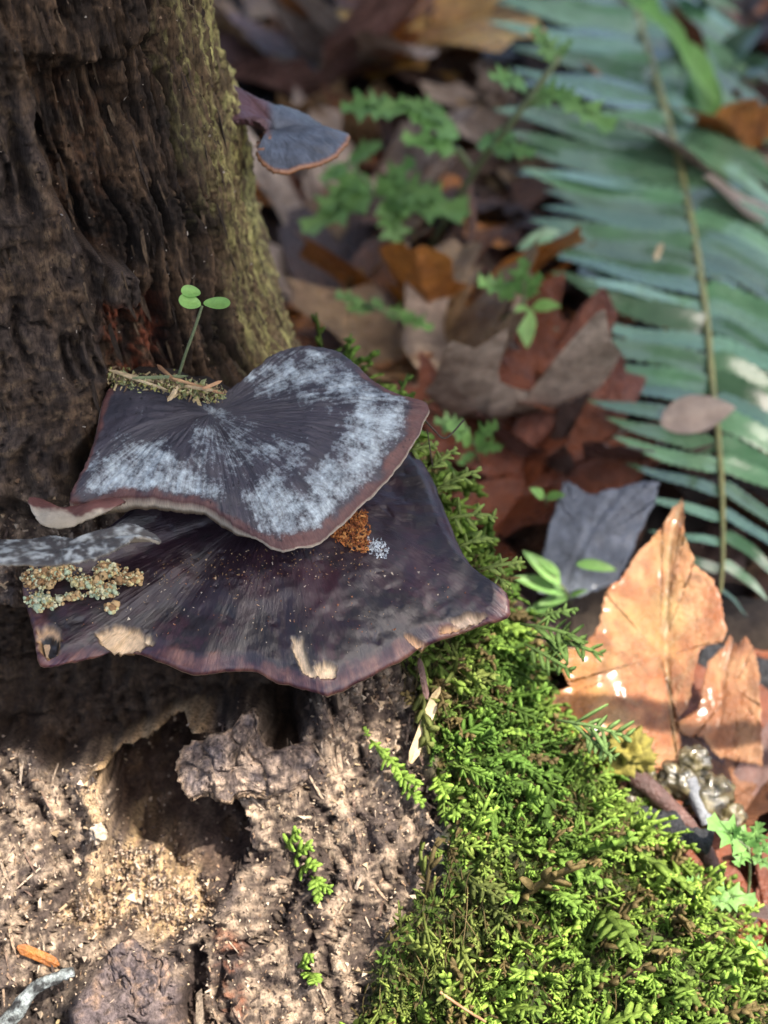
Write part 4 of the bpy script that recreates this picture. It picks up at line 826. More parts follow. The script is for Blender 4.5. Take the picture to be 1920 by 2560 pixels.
leaves = [
 # px, py, size, kind, yaw, tilt, roll, label, variant, lift
 (1110, 45, 14, 'yellow', -80, 20, 10, 'large ochre yellow leaf at the top centre behind the brackets', 4, 3.5),
 (1010, 50, 12, 'brown', 40, 12, -15, 'brown leaf lying left of the ochre leaf at the top', 1, 2.5),
 (640, 55, 12, 'tan', 60, 5, 20, 'orange tan leaf tucked behind the top of the trunk', 6, 2.5),
 (780, 160, 13, 'plum', 150, 20, 20, 'crumpled wet plum leaf right of the trunk top', 2, 3),
 (900, 190, 11, 'pale', 200, 40, -25, 'pale wet leaf standing on edge beside the plum leaf', 3, 3.5),
 (1130, 180, 8, 'dark', 20, 10, 5, 'dark brown leaf under the ochre leaf', 7, 1.5),
 (1190, 240, 4.5, 'yellow', 100, 12, 5, 'small buff leaf in the dark gap above the pale green herb', 0, 2),
 (1090, 380, 9, 'brown', 10, 15, 0, 'brown leaf behind the small slate bracket', 8, 1),
 (850, 470, 9, 'rust', 30, 20, 10, 'reddish leaf scrap behind the green herb by the trunk', 4, 1),
 (720, 620, 12, 'pale', 60, 10, -10, 'pale wet leaf lying right beside the lower trunk', 5, 1.5),
 (900, 600, 11, 'pale', 30, 20, 15, 'long pale brownish leaf sloping down right of the trunk', 6, 1.5),
 (980, 720, 10, 'dark', 300, 10, 12, 'dark wet leaf behind the stem foot', 1, 1),
 (1110, 770, 10, 'orange', 170, 38, 10, 'amber folded leaf standing upright in the middle of the litter', 5, 3),
 (1120, 870, 9.5, 'tan', -20, 42, -20, 'tan curled leaf in front of the amber one', 3, 3.5),
 (1200, 985, 10, 'pale', 95, 22, 15, 'broad grey tan leaf lying flat beyond the upper cap', 9, 4),
 (960, 900, 9, 'orange', 120, 15, 10, 'orange leaf half hidden behind the upper cap', 4, 1.2),
 (1000, 830, 9, 'brown', 250, 10, 10, 'brown leaf in shade just above the upper cap tip', 8, 1.5),
 (1380, 900, 9, 'orange', 200, 15, 0, 'orange leaf beneath the tips of the fern leaflets', 1, 1),
 (1280, 790, 9, 'orange', 70, 5, 10, 'orange leaf under the bright green sprig', 0, 1),
 (1360, 1130, 7.5, 'rust', 20, 30, -10, 'glossy red brown leaf left of the fern', 4, 3),
 (1190, 1240, 7.5, 'rust', -50, 35, 10, 'dark rust leaf right beside the dark cap', 2, 2.5),
 (1270, 1320, 8, 'dark', 250, 15, 20, 'blackish leaf low beside the dark cap', 6, 1.5),
 (1450, 1130, 9, 'plum', 120, 20, 10, 'mauve brown leaf between the red leaf and the fern', 5, 1.5),
 (1500, 1020, 10, 'pale', 70, 10, 10, 'pale leaf under the left fern leaflets', 7, .6),
 (1620, 300, 12, 'plum', 300, 10, 10, 'pinkish leaf seen through the upper fern', 8, 1.5),
 (1500, 250, 11, 'brown', 30, 10, 0, 'brown leaf lying under the top of the fern', 1, 1),
 (1880, 300, 12, 'orange', 160, 30, 20, 'orange leaf at the right edge beyond the fern', 2, 3),
 (1870, 480, 11, 'pale', 40, 15, 15, 'peach coloured leaf below the orange one at the right edge', 4, 2),
 (1800, 190, 11, 'rust', 70, 20, 10, 'rust leaf in the upper right corner area', 6, 1.5),
 (1850, 60, 11, 'dark', 200, 10, 0, 'dark leaf in the top right corner', 0, 1),
 (1400, 640, 10, 'plum', 10, 10, 5, 'plum leaf under the middle fern leaflets', 7, .5),
 (1320, 520, 11, 'dark', 120, 8, 5, 'dark leaf left of the fern middle', 1, .6),
 (1130, 560, 9, 'brown', 210, 15, 0, 'brown leaf behind the green stem', 4, .8),
 (1500, 780, 10, 'plum', 80, 8, 5, 'mauve leaf showing between fern leaflets', 0, .5),
 (1900, 1930, 7, 'brown', 150, 5, 5, 'brown shaded leaf at the right edge behind the wet lumps', 5, 2),
 (1850, 1960, 10, 'rust', 100, 8, -10, 'dark red wet leaf at the right edge', 7, 1.2),
 (1900, 2330, 8, 'rust', 40, 10, 0, 'small rust leaf at the right edge above the moss', 0, 1.5),
 (1800, 2200, 9, 'rust', 150, 5, 0, 'brown red leaf under the little herb at the right', 1, 1),
 (1750, 1650, 11, 'dark', 30, 5, 5, 'dark leaf in the shade behind the small tan leaf', 8, .5),
 (1560, 1560, 10, 'dark', 200, 8, 0, 'dark wet leaf behind the tall tan leaf', 7, .5),
 (1650, 2130, 9, 'plum', 60, 5, 0, 'plum leaf lying between the moss and the black twig', 4, .8),
 (1330, 1480, 9, 'brown', 20, 8, 0, 'brown leaf lying low behind the mossy corner', 0, .6),
 (700, 300, 10, 'dark', 20, 8, 10, 'dark leaf behind the slate bracket', 8, .6),
 (1000, 280, 10, 'dark', 280, 8, 0, 'dark leaf above the pale green herb', 7, .5),
 (1060, 960, 6.5, 'tan', 150, 25, 10, 'small tan leaf in front of the broad grey tan one', 1, 3.2),
 (1300, 960, 6, 'rust', 60, 20, -10, 'small rust leaf at the right end of the broad grey tan leaf', 3, 3.4),
 (830, 330, 7, 'tan', 80, 15, 10, 'tan leaf lying just beyond the tip of the slate bracket', 2, 1.6),
 (1000, 460, 7, 'pale', 230, 20, 15, 'pale scrap of leaf right of the feathery herb', 5, 1.6),
 (740, 460, 7, 'orange', 20, 15, 10, 'orange leaf under the slate bracket beside the trunk', 4, 1.4),
 (860, 680, 7.5, 'tan', 300, 15, -12, 'tan leaf between the trunk foot and the amber leaf', 6, 2.0),
 (1230, 560, 7, 'orange', 100, 20, 5, 'small orange leaf right of the thick green stem', 0, 1.5),
 (1260, 300, 7, 'pale', 20, 25, 10, 'pale leaf behind the fork of the thick green stem', 7, 1.5),
 (930, 60, 9, 'orange', 200, 20, 10, 'orange leaf at the top between two dark twigs', 9, 3.5),
 (1400, 480, 6.5, 'tan', 310, 15, 0, 'tan leaf peeping out at the left tips of the fern', 1, 1.2),
 (760, 720, 9, 'brown', 190, 8, 0, 'brown leaf at the foot of the trunk', 4, .6),
]
for L_ in leaves:
    dead_leaf(L_[0], L_[1], L_[2], L_[3], L_[4], L_[5], L_[6], L_[7], L_[8], L_[9], petiole=L_[2] > 8)

def sheet_leaf(name, label, outl, center, dfun, colf, bulge=.5, n=240, rings=28, m=None, midrib=None):
    """a leaf from its own outline, given thickness and standing where it stands"""
    O = np.array(outl, float); m_ = len(O); ts = np.linspace(0, m_, n, endpoint=False); i = ts.astype(int); f = (ts - i)[:, None]
    O = O[i % m_] * (1 - f) + O[(i + 1) % m_] * f
    O = O + np.random.default_rng(5).normal(size=O.shape) * 2.2
    rho = np.linspace(.01, 1, rings); A = np.array(center) + rho[:, None, None] * (O - np.array(center))[None]
    x, y = A[..., 0], A[..., 1]; d = dfun(x, y)
    if midrib is not None: md = linesd(x, y, midrib); d = d - bulge * (1 - np.exp(-(md / 90) ** 2)) + .10 * np.exp(-(md / 9) ** 2)
    d = d + .25 * fbm(np.stack([x * .008, y * .008, x * 0], -1), 3)
    P = at(x, y, d); back = P[-1:] + FW * .05
    bk = P[::-1][1::6] + FW * .05
    A3 = np.concatenate([P, back, bk], 0); V = A3.reshape(-1, 3); F = grid_faces(A3.shape[0], n, True)
    a, b, _ = proj(V); return obj(name, V, F, m or M_hero, col=np.clip(colf(a, b, V), 0, 1)), V
def c7(l): return [(1200 + a * .452, 1100 + b * .452) for a, b in l]
rib = c7([(1115, 330), (1050, 560), (1030, 900), (1030, 1200), (1065, 1560), (1090, 1800)])
ribs2 = [c7([(1032, 700), (960, 600)]), c7([(1034, 620), (1130, 560)]), c7([(1035, 860), (760, 900)]), c7([(1032, 1150), (1230, 960)]), c7([(1040, 1300), (900, 1150)]), c7([(900, 1330), (850, 1180)]), c7([(1045, 1350), (1180, 1250)]), c7([(900, 1330), (600, 1330)]), c7([(1060, 1500), (800, 1250), (640, 1120)]), c7([(1065, 1560), (750, 1400), (450, 1230)]), c7([(1055, 1480), (1200, 1150), (1350, 1060)]), c7([(1035, 1000), (850, 760)]), c7([(1035, 1000), (1230, 800)]), c7([(940, 880), (820, 900)]), c7([(1130, 900), (1290, 920)]), c7([(980, 1100), (760, 1000)])]
def herocol(a, b, V):
    f = fbm(V * .9, 4, .6); g = fbm(V * .35 + 4, 3); t = sstep(-.25, .35, f)[:, None]
    c = C3(.25, .085, .028) * (1 - t) + C3(.39, .19, .085) * t
    s = (sstep(.0, .4, g) * .65)[:, None]; c = c * (1 - s) + C3(.30, .19, .06) * s
    o_ = (sstep(1560, 1720, b) * sstep(1560, 1440, a) * .6)[:, None]; c = c * (1 - o_) + C3(.42, .13, .018) * o_
    v = np.exp(-(linesd(a, b, rib) / 5) ** 2) * .6
    for r_ in ribs2: v = np.maximum(v, np.exp(-(linesd(a, b, r_) / 4) ** 2) * .35)
    c = c * (1 - v[:, None]) + C3(.30, .22, .10) * v[:, None]
    sp1 = (sstep(.34, .44, fbm(V * 3.1 + 9, 2)) * .7)[:, None]; return c * (1 - sp1) + C3(.2, .09, .04) * sp1
hl = c7([(1120, 325), (1132, 400), (1127, 490), (1160, 600), (1205, 712), (1280, 765), (1330, 860), (1345, 950), (1372, 1060), (1345, 1112), (1270, 1122), (1215, 1170), (1190, 1250), (1172, 1350), (1150, 1480), (1085, 1560), (1095, 1600), (1118, 1720), (1080, 1780), (960, 1840), (860, 1860), (700, 1840), (560, 1780), (470, 1690), (400, 1560), (380, 1400), (500, 1420), (545, 1380), (480, 1340), (430, 1240), (430, 1150), (560, 1160), (600, 1110), (660, 1020), (668, 940), (690, 850), (720, 800), (790, 760), (870, 620), (960, 530), (1000, 490), (1060, 380)])
o, V = sheet_leaf('maple_leaf', 'tall upright sunlit tan orange maple leaf standing behind the mossy root', hl, (1650, 1640), lambda x, y: 57.0 - (y - 1250) / 700 * 3.0 + (x - 1500) * .0016, herocol, .5, midrib=rib); tag(o, cat='leaf'); o['label'] = 'tall upright sunlit tan orange maple leaf standing behind the mossy root'
rib2 = c7([(1400, 1100), (1345, 1300), (1315, 1600)])
def smallcol(a, b, V):
    f = fbm(V * 1.0 + 7, 4, .6); t = sstep(-.25, .35, f)[:, None]; c = C3(.23, .085, .03) * (1 - t) + C3(.32, .16, .07) * t
    v = (np.exp(-(linesd(a, b, rib2) / 5) ** 2) * .7)[:, None]; return c * (1 - v) + C3(.22, .11, .06) * v
o, V = sheet_leaf('maple_leaf', '', c7([(1392, 1085), (1405, 1130), (1435, 1140), (1470, 1088), (1500, 1140), (1525, 1200), (1548, 1290), (1550, 1450), (1555, 1560), (1562, 1700), (1560, 1800), (1480, 1790), (1400, 1770), (1300, 1740), (1230, 1640), (1110, 1640), (1100, 1560), (1210, 1500), (1225, 1400), (1240, 1330), (1262, 1230), (1340, 1150)]), (1835, 1720), lambda x, y: 57.6 - (y - 1590) / 330 * 1.6, smallcol, .35, n=160, rings=20, midrib=rib2)
tag(o, 'smaller upright tan leaf with a two pointed tip, right of the tall one', 'leaf')
def greycol(a, b, V): return C3(.17, .19, .225) * (1 + .5 * fbm(V * .8, 3))[:, None]
ribg = [(1590, 1170), (1480, 1320), (1400, 1480)]
o, V = sheet_leaf('maple_leaf', '', [(1410, 1205), (1425, 1205), (1480, 1240), (1520, 1225), (1600, 1205), (1650, 1205), (1640, 1250), (1600, 1330), (1570, 1400), (1540, 1460), (1480, 1480), (1420, 1500), (1340, 1480), (1355, 1400), (1370, 1330), (1390, 1260)], (1470, 1360), lambda x, y: 63.0 - (y - 1200) / 300 * 1.5, greycol, -.3, n=140, rings=18, midrib=ribg)
tag(o, 'grey blue underside of a dead leaf between the fern and the tan leaf', 'leaf')
# the folded tan curl at the foot of the amber leaf, and yellowish sponge under the tall leaf
V, F = blob(at(np.array(1570.), np.array(1890.), np.array(53.2)), np.array([.75, .6, .75]), 8, 26, 1.1, 2.6)
tag(obj('slime_lump', V, F, M_lich, col=np.clip(C3(.20, .17, .03) * (1 + .9 * fbm(V * 2.4))[:, None], 0, 1)), 'yellow green spongy lump at the foot of the tall tan leaf', 'fungus')

# ------------------------------------------------------------------ leaf litter nobody could count
NL = 2600
lx = rng.uniform(-40, 62, NL); ly = rng.uniform(34, 165, NL); P = np.stack([lx, ly, ground_full(lx, ly) + rng.uniform(0, .9, NL)], -1)
keep = ((lx - CX) / 25) ** 2 + ((ly - CY) / 22) ** 2 > 1; P = P[keep]; NL = len(P)
fr = []
for s in range(5):
    r = np.random.default_rng(s + 70); th = np.linspace(0, 2 * np.pi, 14, endpoint=False); rr = 1 + r.uniform(-.45, .4, 14); rings_ = [.5, 1.0]
    v = [np.zeros(3)]
    for k in rings_: v += [np.array([k * rr[j] * math.cos(th[j]), k * rr[j] * .7 * math.sin(th[j]), .35 * k * k * math.cos(th[j] * 2 + s) + r.normal() * .05]) for j in range(14)]
    k = np.arange(14); f = np.vstack([np.stack([0 * k, 1 + k, 1 + (k + 1) % 14], -1), np.stack([1 + k, 15 + k, 15 + (k + 1) % 14], -1), np.stack([1 + k, 15 + (k + 1) % 14, 1 + (k + 1) % 14], -1)])
    fr.append((np.array(v), f, np.ones(len(v))))
A = rng.normal(size=(NL, 3)); A[:, 2] *= .3; Nz = np.array([0, 0, 1]) + rng.normal(size=(NL, 3)) * .35
Ms = frames(A, Nz) * rng.lognormal(.45, .45, NL)[:, None, None]
cc = np.array([(.045, .026, .018), (.10, .048, .025), (.19, .065, .022), (.065, .036, .03), (.17, .11, .07), (.024, .017, .013)])[rng.choice(6, NL, p=[.28, .2, .08, .18, .08, .18])] * rng.uniform(.7, 1.2, (NL, 1))
V, F, C = scatter(fr, rng.integers(0, 5, NL), Ms, P, cc)
tag(obj('leaf_litter', V, F, M_frag, col=C), 'brown broken leaf litter covering the forest floor', 'litter', kind='stuff')
tw = []
for k in range(170):
    x, y = rng.uniform(-30, 60), rng.uniform(45, 150); a = rng.uniform(0, 6.28); L_ = rng.uniform(2, 9)
    if ((x - CX) / 24) ** 2 + ((y - CY) / 20) ** 2 < 1: continue
    u = np.linspace(-.5, .5, 5); X_ = x + u * L_ * math.cos(a); Y_ = y + u * L_ * math.sin(a) + .3 * np.sin(u * 5)
    v, f = tube(np.stack([X_, Y_, ground_full(X_, Y_) + .8 + rng.uniform(0, .6)], -1), rng.uniform(.04, .14), 5); tw.append((v, f, np.array((.08, .055, .04)) * rng.uniform(.5, 1.8)))
V, F, C = join(tw); tag(obj('twig_litter', V, F, M_frag, col=C), 'fine twigs strewn through the leaf litter', 'litter', kind='stuff')

# ------------------------------------------------------------------ sword fern
rp = spline(pd([(1545, -160, 104), (1580, 0, 97), (1636, 190, 90), (1695, 410, 83), (1738, 620, 77), (1765, 800, 72.5), (1780, 960, 69.5), (1795, 1100, 67), (1805, 1250, 65), (1806, 1400, 63.3), (1800, 1490, 62.5)]), 140)
fern = thing('fern_frond', 'large wet sword fern frond arching down the right side', 'fern', rp[0])
fern['base_cm'] = [float(x) for x in rp[0]]
V, F = tube(rp, np.linspace(.24, .07, len(rp)), 8); V[:, 2] += .12; obj('rachis', V, F, M_rachis, fern)
def pinna_mesh(seed, n=26):
    r = np.random.default_rng(seed); s = np.linspace(0, 1, n); wd = .092 * np.clip(s * 14 + .3, 0, 1) * (1 - s ** 2.2) ** .8 + .002
    ser = 1 + .09 * np.where(np.arange(n) % 2, 1, -1); y0 = .05 * np.sin(s * 3 + r.uniform(-.5, .5))
    z = -.10 * s ** 2 * r.uniform(.2, 1.4) + .012 * np.sin(s * 9 + seed); k = np.array([-1, -.5, 0, .5, 1])
    V = np.stack([np.repeat(s[:, None], 5, 1), y0[:, None] + wd[:, None] * k[None] * ser[:, None], z[:, None] + np.abs(k)[None] * wd[:, None] * .45 - (np.abs(k)[None] ** 2) * wd[:, None] * .35], -1)
    return V.reshape(-1, 3), grid_faces(n, 5)
pm = []
for s in range(6): v, f = pinna_mesh(s); pm.append(v); 
pmeshes = [mesh_data('pinna', v, f) for v in pm]
arcl = np.concatenate([[0], np.cumsum(np.linalg.norm(np.diff(rp, axis=0), axis=1))]); tot = arcl[-1]; NP = 43
for k in range(NP):
    s = .02 + .975 * (k / (NP - 1)) ** .93
    for side in (-1, 1):
        ss = np.clip(s + (.006 if side > 0 else 0), 0, .999)
        p = np.array([np.interp(ss * tot, arcl, rp[:, j]) for j in range(3)]); q2 = np.array([np.interp(min(ss * tot + 1, tot), arcl, rp[:, j]) for j in range(3)])
        T = unit(q2 - p) if ss * tot + 1 < tot else unit(rp[-1] - rp[-4])
        L_ = np.interp(ss, [0, .25, .55, .8, .93, 1], [8.8, 8.8, 8.0, 6.2, 3.9, 1.2]) * random.uniform(.9, 1.08)
        out = unit(np.cross(T, np.array([0, 0, 1]))) * -side * -1
        left = out[0] < 0; d = unit(out * 1.0 + T * (random.uniform(-.2, .0) if left else random.uniform(.4, .65)) + np.array([0, 0, (.22 if left else -.25) + random.uniform(-.08, .08)]))
        nr = unit(np.array([.3, -.25, 1.0]) + np.array([random.uniform(-.45, .45), random.uniform(-.4, .4), 0]) + T * .12)
        Mf = frames(d[None], nr[None])[0] * L_
        o = link('pinna', pmeshes[random.randrange(6)], M_frond, fern)
        M4 = Matrix.Identity(4)
        for a in range(3):
            for b in range(3): M4[a][b] = Mf[a, b]
        M4.translation = Vector((p - rp[0]) * CM); o.matrix_local = M4

# ------------------------------------------------------------------ small green herbs and other plants
def lobed(seed, nl=4):
    """deeply cut herb leaflet along +x, unit length"""
    r = np.random.default_rng(seed); pts = [(0, .02)]
    for k in range(nl):
        f = (k + .5) / nl; wd = .34 * math.sin(math.pi * min(.95, f * .8 + .15)) * r.uniform(.8, 1.15)
        pts += [(f - .28 / nl + .03, .06 + wd * .28), (f + .03, wd * .72), (f + .14, wd * 1.12), (f + .15, wd * .55)]
    pts += [(1.0, .05), (1.04, 0)]
    up = np.array(pts); dn = up[::-1][1:] * [1, -1]; O = np.vstack([up, dn]); c_ = np.array([.5, 0]); n = len(O)
    A = c_ + np.array([.02, .5, 1])[:, None, None] * (O - c_); x, y = A[..., 0], A[..., 1]
    z = .22 * np.abs(y) - .18 * (x - .4) ** 2 + .02 * np.sin(x * 14)
    V = np.stack([x, y, z], -1).reshape(-1, 3); F = grid_faces(3, n, True); k = np.arange(n)
    return V, [F, np.stack([np.full(n, len(V)), k, (k + 1) % n], -1)], np.vstack([V, V[:n].mean(0)])
lob = []
for s in range(5):
    v, f, v2 = lobed(s, 3 + s % 3); lob.append(mesh_data('leaflet', v2, f))
ell = []
for s in range(2):
    n = 20; s_ = np.linspace(0, 1, n); wd = [.16, .26][s] * np.sin(np.pi * s_ ** .8) ** .8; k = np.array([-1, -.5, 0, .5, 1])
    V = np.stack([np.repeat(s_[:, None], 5, 1), wd[:, None] * k[None], np.abs(k)[None] * wd[:, None] * .35 - .15 * s_[:, None] ** 2], -1).reshape(-1, 3); ell.append(mesh_data('leaf', V, grid_faces(n, 5)))
def put_leaf(parent, name, me, m, a, b, nrm, scale=1.0):
    L_ = np.linalg.norm(b - a) * scale; Mf = frames((b - a)[None], np.asarray(nrm, float)[None])[0] * L_
    o = bpy.data.objects.new(name, me); sc.collection.objects.link(o); o.parent = parent
    if not me.materials: me.materials.append(m)
    elif me.materials[0] is not m:
        o.material_slots[0].link = 'OBJECT'; o.material_slots[0].material = m
    M4 = Matrix.Identity(4)
    for i_ in range(3):
        for j_ in range(3): M4[i_][j_] = Mf[i_, j_]
    M4.translation = Vector((a - np.array(parent['base_cm'])) * CM); o.matrix_local = M4
    return o
def herb(label, stems, lvs, m=None, cat='herb', sr=.1, mesh=None, name='leafy_herb', ls=1.0):
    S0 = pd(stems[0]); t_ = thing(name, label, cat, S0[0])
    for st in stems:
        V, F = tube(spline(pd(st), 20), sr, 6); obj('stem', V, F, M_stem, t_)
    for k, (x0, y0, d0, x1, y1, d1) in enumerate(lvs):
        a = at(np.array(float(x0)), np.array(float(y0)), np.array(float(d0))); b = at(np.array(float(x1)), np.array(float(y1)), np.array(float(d1)))
        put_leaf(t_, 'leaflet', (mesh or lob)[k % len(mesh or lob)], m or M_green, a, b, -FW * .9 + UP * .45 + RT * random.uniform(-.3, .3), ls)
    return t_
g0 = gx(1050, 700)
D0 = proj(g0[None])[2][0]
herb('tall pale green herb with a thick stem and cut leaves in front of the fern', [[(1050, 700, D0), (1085, 600, D0 - 3), (1185, 430, D0 - 8), (1290, 290, D0 - 11), (1400, 140, D0 - 12)], [(1185, 430, D0 - 8), (1140, 370, D0 - 9)], [(1300, 270, D0 - 11), (1370, 245, D0 - 11.5)]],
     [(1140, 375, D0 - 9, 1040, 350, D0 - 10), (1150, 340, D0 - 9, 1060, 300, D0 - 10), (1120, 300, D0 - 9.5, 1045, 265, D0 - 10), (1060, 285, D0 - 10, 980, 262, D0 - 10), (1000, 275, D0 - 10, 890, 268, D0 - 10.5), (1190, 365, D0 - 9, 1260, 345, D0 - 10), (1230, 375, D0 - 9, 1310, 380, D0 - 9.5),
      (1310, 250, D0 - 11, 1400, 235, D0 - 12), (1390, 240, D0 - 11.5, 1500, 300, D0 - 12), (1320, 220, D0 - 11, 1250, 195, D0 - 12), (1390, 150, D0 - 12, 1420, 110, D0 - 12), (1390, 160, D0 - 12, 1350, 90, D0 - 12.4)], sr=.16, ls=1.3)
herb('feathery green herb just right of the trunk under the slate bracket', [[(1010, 640, D0 - 3), (990, 560, D0 - 6), (930, 470, D0 - 7), (860, 400, D0 - 7.5)]],
     [(930, 480, D0 - 7, 800, 550, D0 - 8), (935, 470, D0 - 7, 850, 440, D0 - 7.6), (950, 480, D0 - 7, 1060, 480, D0 - 7.6), (960, 500, D0 - 7, 1120, 520, D0 - 7.6), (960, 500, D0 - 7, 990, 590, D0 - 7.2), (940, 490, D0 - 7, 1010, 420, D0 - 7.6), (870, 410, D0 - 7.5, 820, 440, D0 - 8), (870, 405, D0 - 7.5, 930, 370, D0 - 8), (900, 440, D0 - 7.5, 830, 500, D0 - 8)], sr=.07, ls=1.3)
D1 = proj(gx(1090, 830)[None])[2][0]
herb('low trailing green herb leaf in the gap right of the trunk foot', [[(1090, 830, D1), (1000, 790, D1 - 9), (900, 760, D1 - 9)]],
     [(1000, 790, D1 - 9, 1080, 820, D1 - 9.5), (960, 780, D1 - 9, 1030, 790, D1 - 9.3), (940, 770, D1 - 9, 870, 770, D1 - 9.3), (910, 760, D1 - 9, 840, 735, D1 - 9.3), (960, 780, D1 - 9, 930, 745, D1 - 9.3)], sr=.06)
D2 = proj(gx(1300, 860)[None])[2][0]
herb('bright green sprig with broad leaves in the middle distance', [[(1180, 780, D2), (1230, 800, D2 - 9), (1300, 770, D2 - 11), (1310, 700, D2 - 12)]],
     [(1300, 740, D2 - 11, 1310, 650, D2 - 12.5), (1290, 740, D2 - 11, 1200, 700, D2 - 12), (1310, 745, D2 - 11, 1350, 690, D2 - 12)], m=M_green, sr=.07)
herb('broad bright green leaf hanging below the green sprig', [[(1320, 730, D2 - 11), (1310, 760, D2 - 11.5), (1315, 790, D2 - 11.6)]], [(1300, 760, D2 - 11.6, 1325, 865, D2 - 12), (1330, 770, D2 - 11.4, 1400, 760, D2 - 11.9)], m=M_green2, mesh=ell[1:], sr=.06)
D3 = proj(gx(1180, 1170)[None])[2][0]
herb('small green herb between the upper cap and the red leaf', [[(1200, 1180, D3), (1190, 1130, D3 - 9), (1180, 1100, D3 - 10)]], [(1180, 1110, D3 - 10, 1120, 1060, D3 - 11), (1185, 1110, D3 - 10, 1240, 1060, D3 - 11), (1190, 1120, D3 - 9.6, 1250, 1120, D3 - 10.4), (1185, 1130, D3 - 9.4, 1150, 1160, D3 - 10), (1170, 1080, D3 - 10, 1090, 1050, D3 - 10.6)], sr=.05)
D4 = proj(gx(1420, 1520)[None])[2][0]
herb('thin leaved pale green herb in front of the grey leaf', [[(1430, 1540, D4), (1420, 1490, D4 - 5.8), (1390, 1450, D4 - 6.8), (1340, 1410, D4 - 6.8)]],
     [(1400, 1460, D4 - 6.8, 1300, 1360, D4 - 7.3), (1400, 1440, D4 - 6.8, 1330, 1380, D4 - 7.1), (1440, 1410, D4 - 6.8, 1560, 1420, D4 - 7.4), (1410, 1480, D4 - 6.4, 1270, 1430, D4 - 7), (1420, 1490, D4 - 5.8, 1340, 1510, D4 - 6.6), (1425, 1490, D4 - 5.8, 1470, 1470, D4 - 6.6), (1400, 1500, D4 - 5.8, 1290, 1540, D4 - 6.2)], sr=.05, mesh=ell[:1], ls=.85)
herb('pair of tiny green leaves beside the dark cap shoulder', [[(1370, 1280, D4), (1360, 1240, D4 - 7)]], [(1360, 1245, D4 - 7, 1330, 1220, D4 - 7.5), (1365, 1245, D4 - 7, 1410, 1235, D4 - 7.5)], sr=.04, mesh=ell[1:], m=M_green2)
D5 = 52.0
herb('little bright herb with scalloped leaves at the lower right edge', [[(1870, 2240, D5), (1875, 2180, D5 - .4), (1872, 2120, D5 - .8)], [(1872, 2120, D5 - .8), (1830, 2090, D5 - 1)]],
     [(1872, 2120, D5 - .8, 1775, 2050, D5 - 1.5), (1870, 2130, D5 - .8, 1840, 2160, D5 - 1.4), (1875, 2120, D5 - .8, 1900, 2060, D5 - 1.5), (1880, 2130, D5 - .8, 1940, 2110, D5 - 1.2), (1830, 2090, D5 - 1, 1850, 2070, D5 - 1.5), (1880, 2140, D5 - .8, 1930, 2170, D5 - 1.2)], sr=.05)
herb('fan of pale green leaflets above the moss at the lower right', [[(1800, 2340, 51), (1790, 2280, 50.6), (1760, 2230, 50.4)]], [(1770, 2235, 50.4, 1890, 2250, 50.0), (1765, 2235, 50.4, 1830, 2270, 50), (1765, 2230, 50.4, 1720, 2200, 50)], sr=.04)
herb('green shoots in the bottom right corner by the moss', [[(1900, 2420, 50), (1895, 2390, 49.6)]], [(1895, 2390, 49.6, 1870, 2340, 49.4), (1895, 2390, 49.6, 1950, 2370, 49.4)], sr=.04)
D6 = proj(gx(1740, 330)[None])[2][0]
herb('long narrow bright leaves beyond the top of the fern', [[(1790, 330, D6), (1720, 150, D6 - 4), (1640, 30, D6 - 6)]], [(1640, 30, D6 - 6, 1730, 130, D6 - 8), (1700, 100, D6 - 6, 1800, 240, D6 - 8), (1640, 40, D6 - 6, 1600, -40, D6 - 7), (1740, 160, D6 - 5, 1800, 320, D6 - 8), (1550, -40, D6 - 5, 1660, 40, D6 - 8)], mesh=ell[:1], m=M_green2, sr=.1)
herb('bluish green broad leaf at the upper right beyond the fern', [[(1790, 260, D6 + 4), (1800, 190, D6 + 1)]], [(1795, 185, D6 + 1, 1890, 60, D6 - 2), (1800, 190, D6 + 1, 1930, 150, D6 - 2), (1760, 20, D6 + 4, 1700, -60, D6)], mesh=ell[1:], m=M_frond, sr=.1)
herb('dull green broad leaf pointing down under the fern middle', [[(1440, 640, D2 - 2), (1455, 660, D2 - 4)]], [(1455, 660, D2 - 4, 1600, 770, D2 - 6), (1420, 600, D2 - 3, 1300, 610, D2 - 4)], mesh=ell[1:], m=M_frond, sr=.06)
# leaf stuck on the fern
sl_ = thing('fallen_leaf', 'small drab oval leaf stuck on the lower fern frond', 'leaf', at(np.array(1650.), np.array(985.), np.array(67.)))
put_leaf(sl_, 'blade', ell[1], M_leaf['pale'], at(np.array(1650.), np.array(1060.), np.array(67.2)), at(np.array(1840.), np.array(1010.), np.array(66.8)), -FW + UP * .3)
needle(at(np.array(1638.), np.array(650.), np.array(74.)), at(np.array(1655.), np.array(608.), np.array(74.4)), .13, M_straw, 'buff needle lying on the fern leaflets')
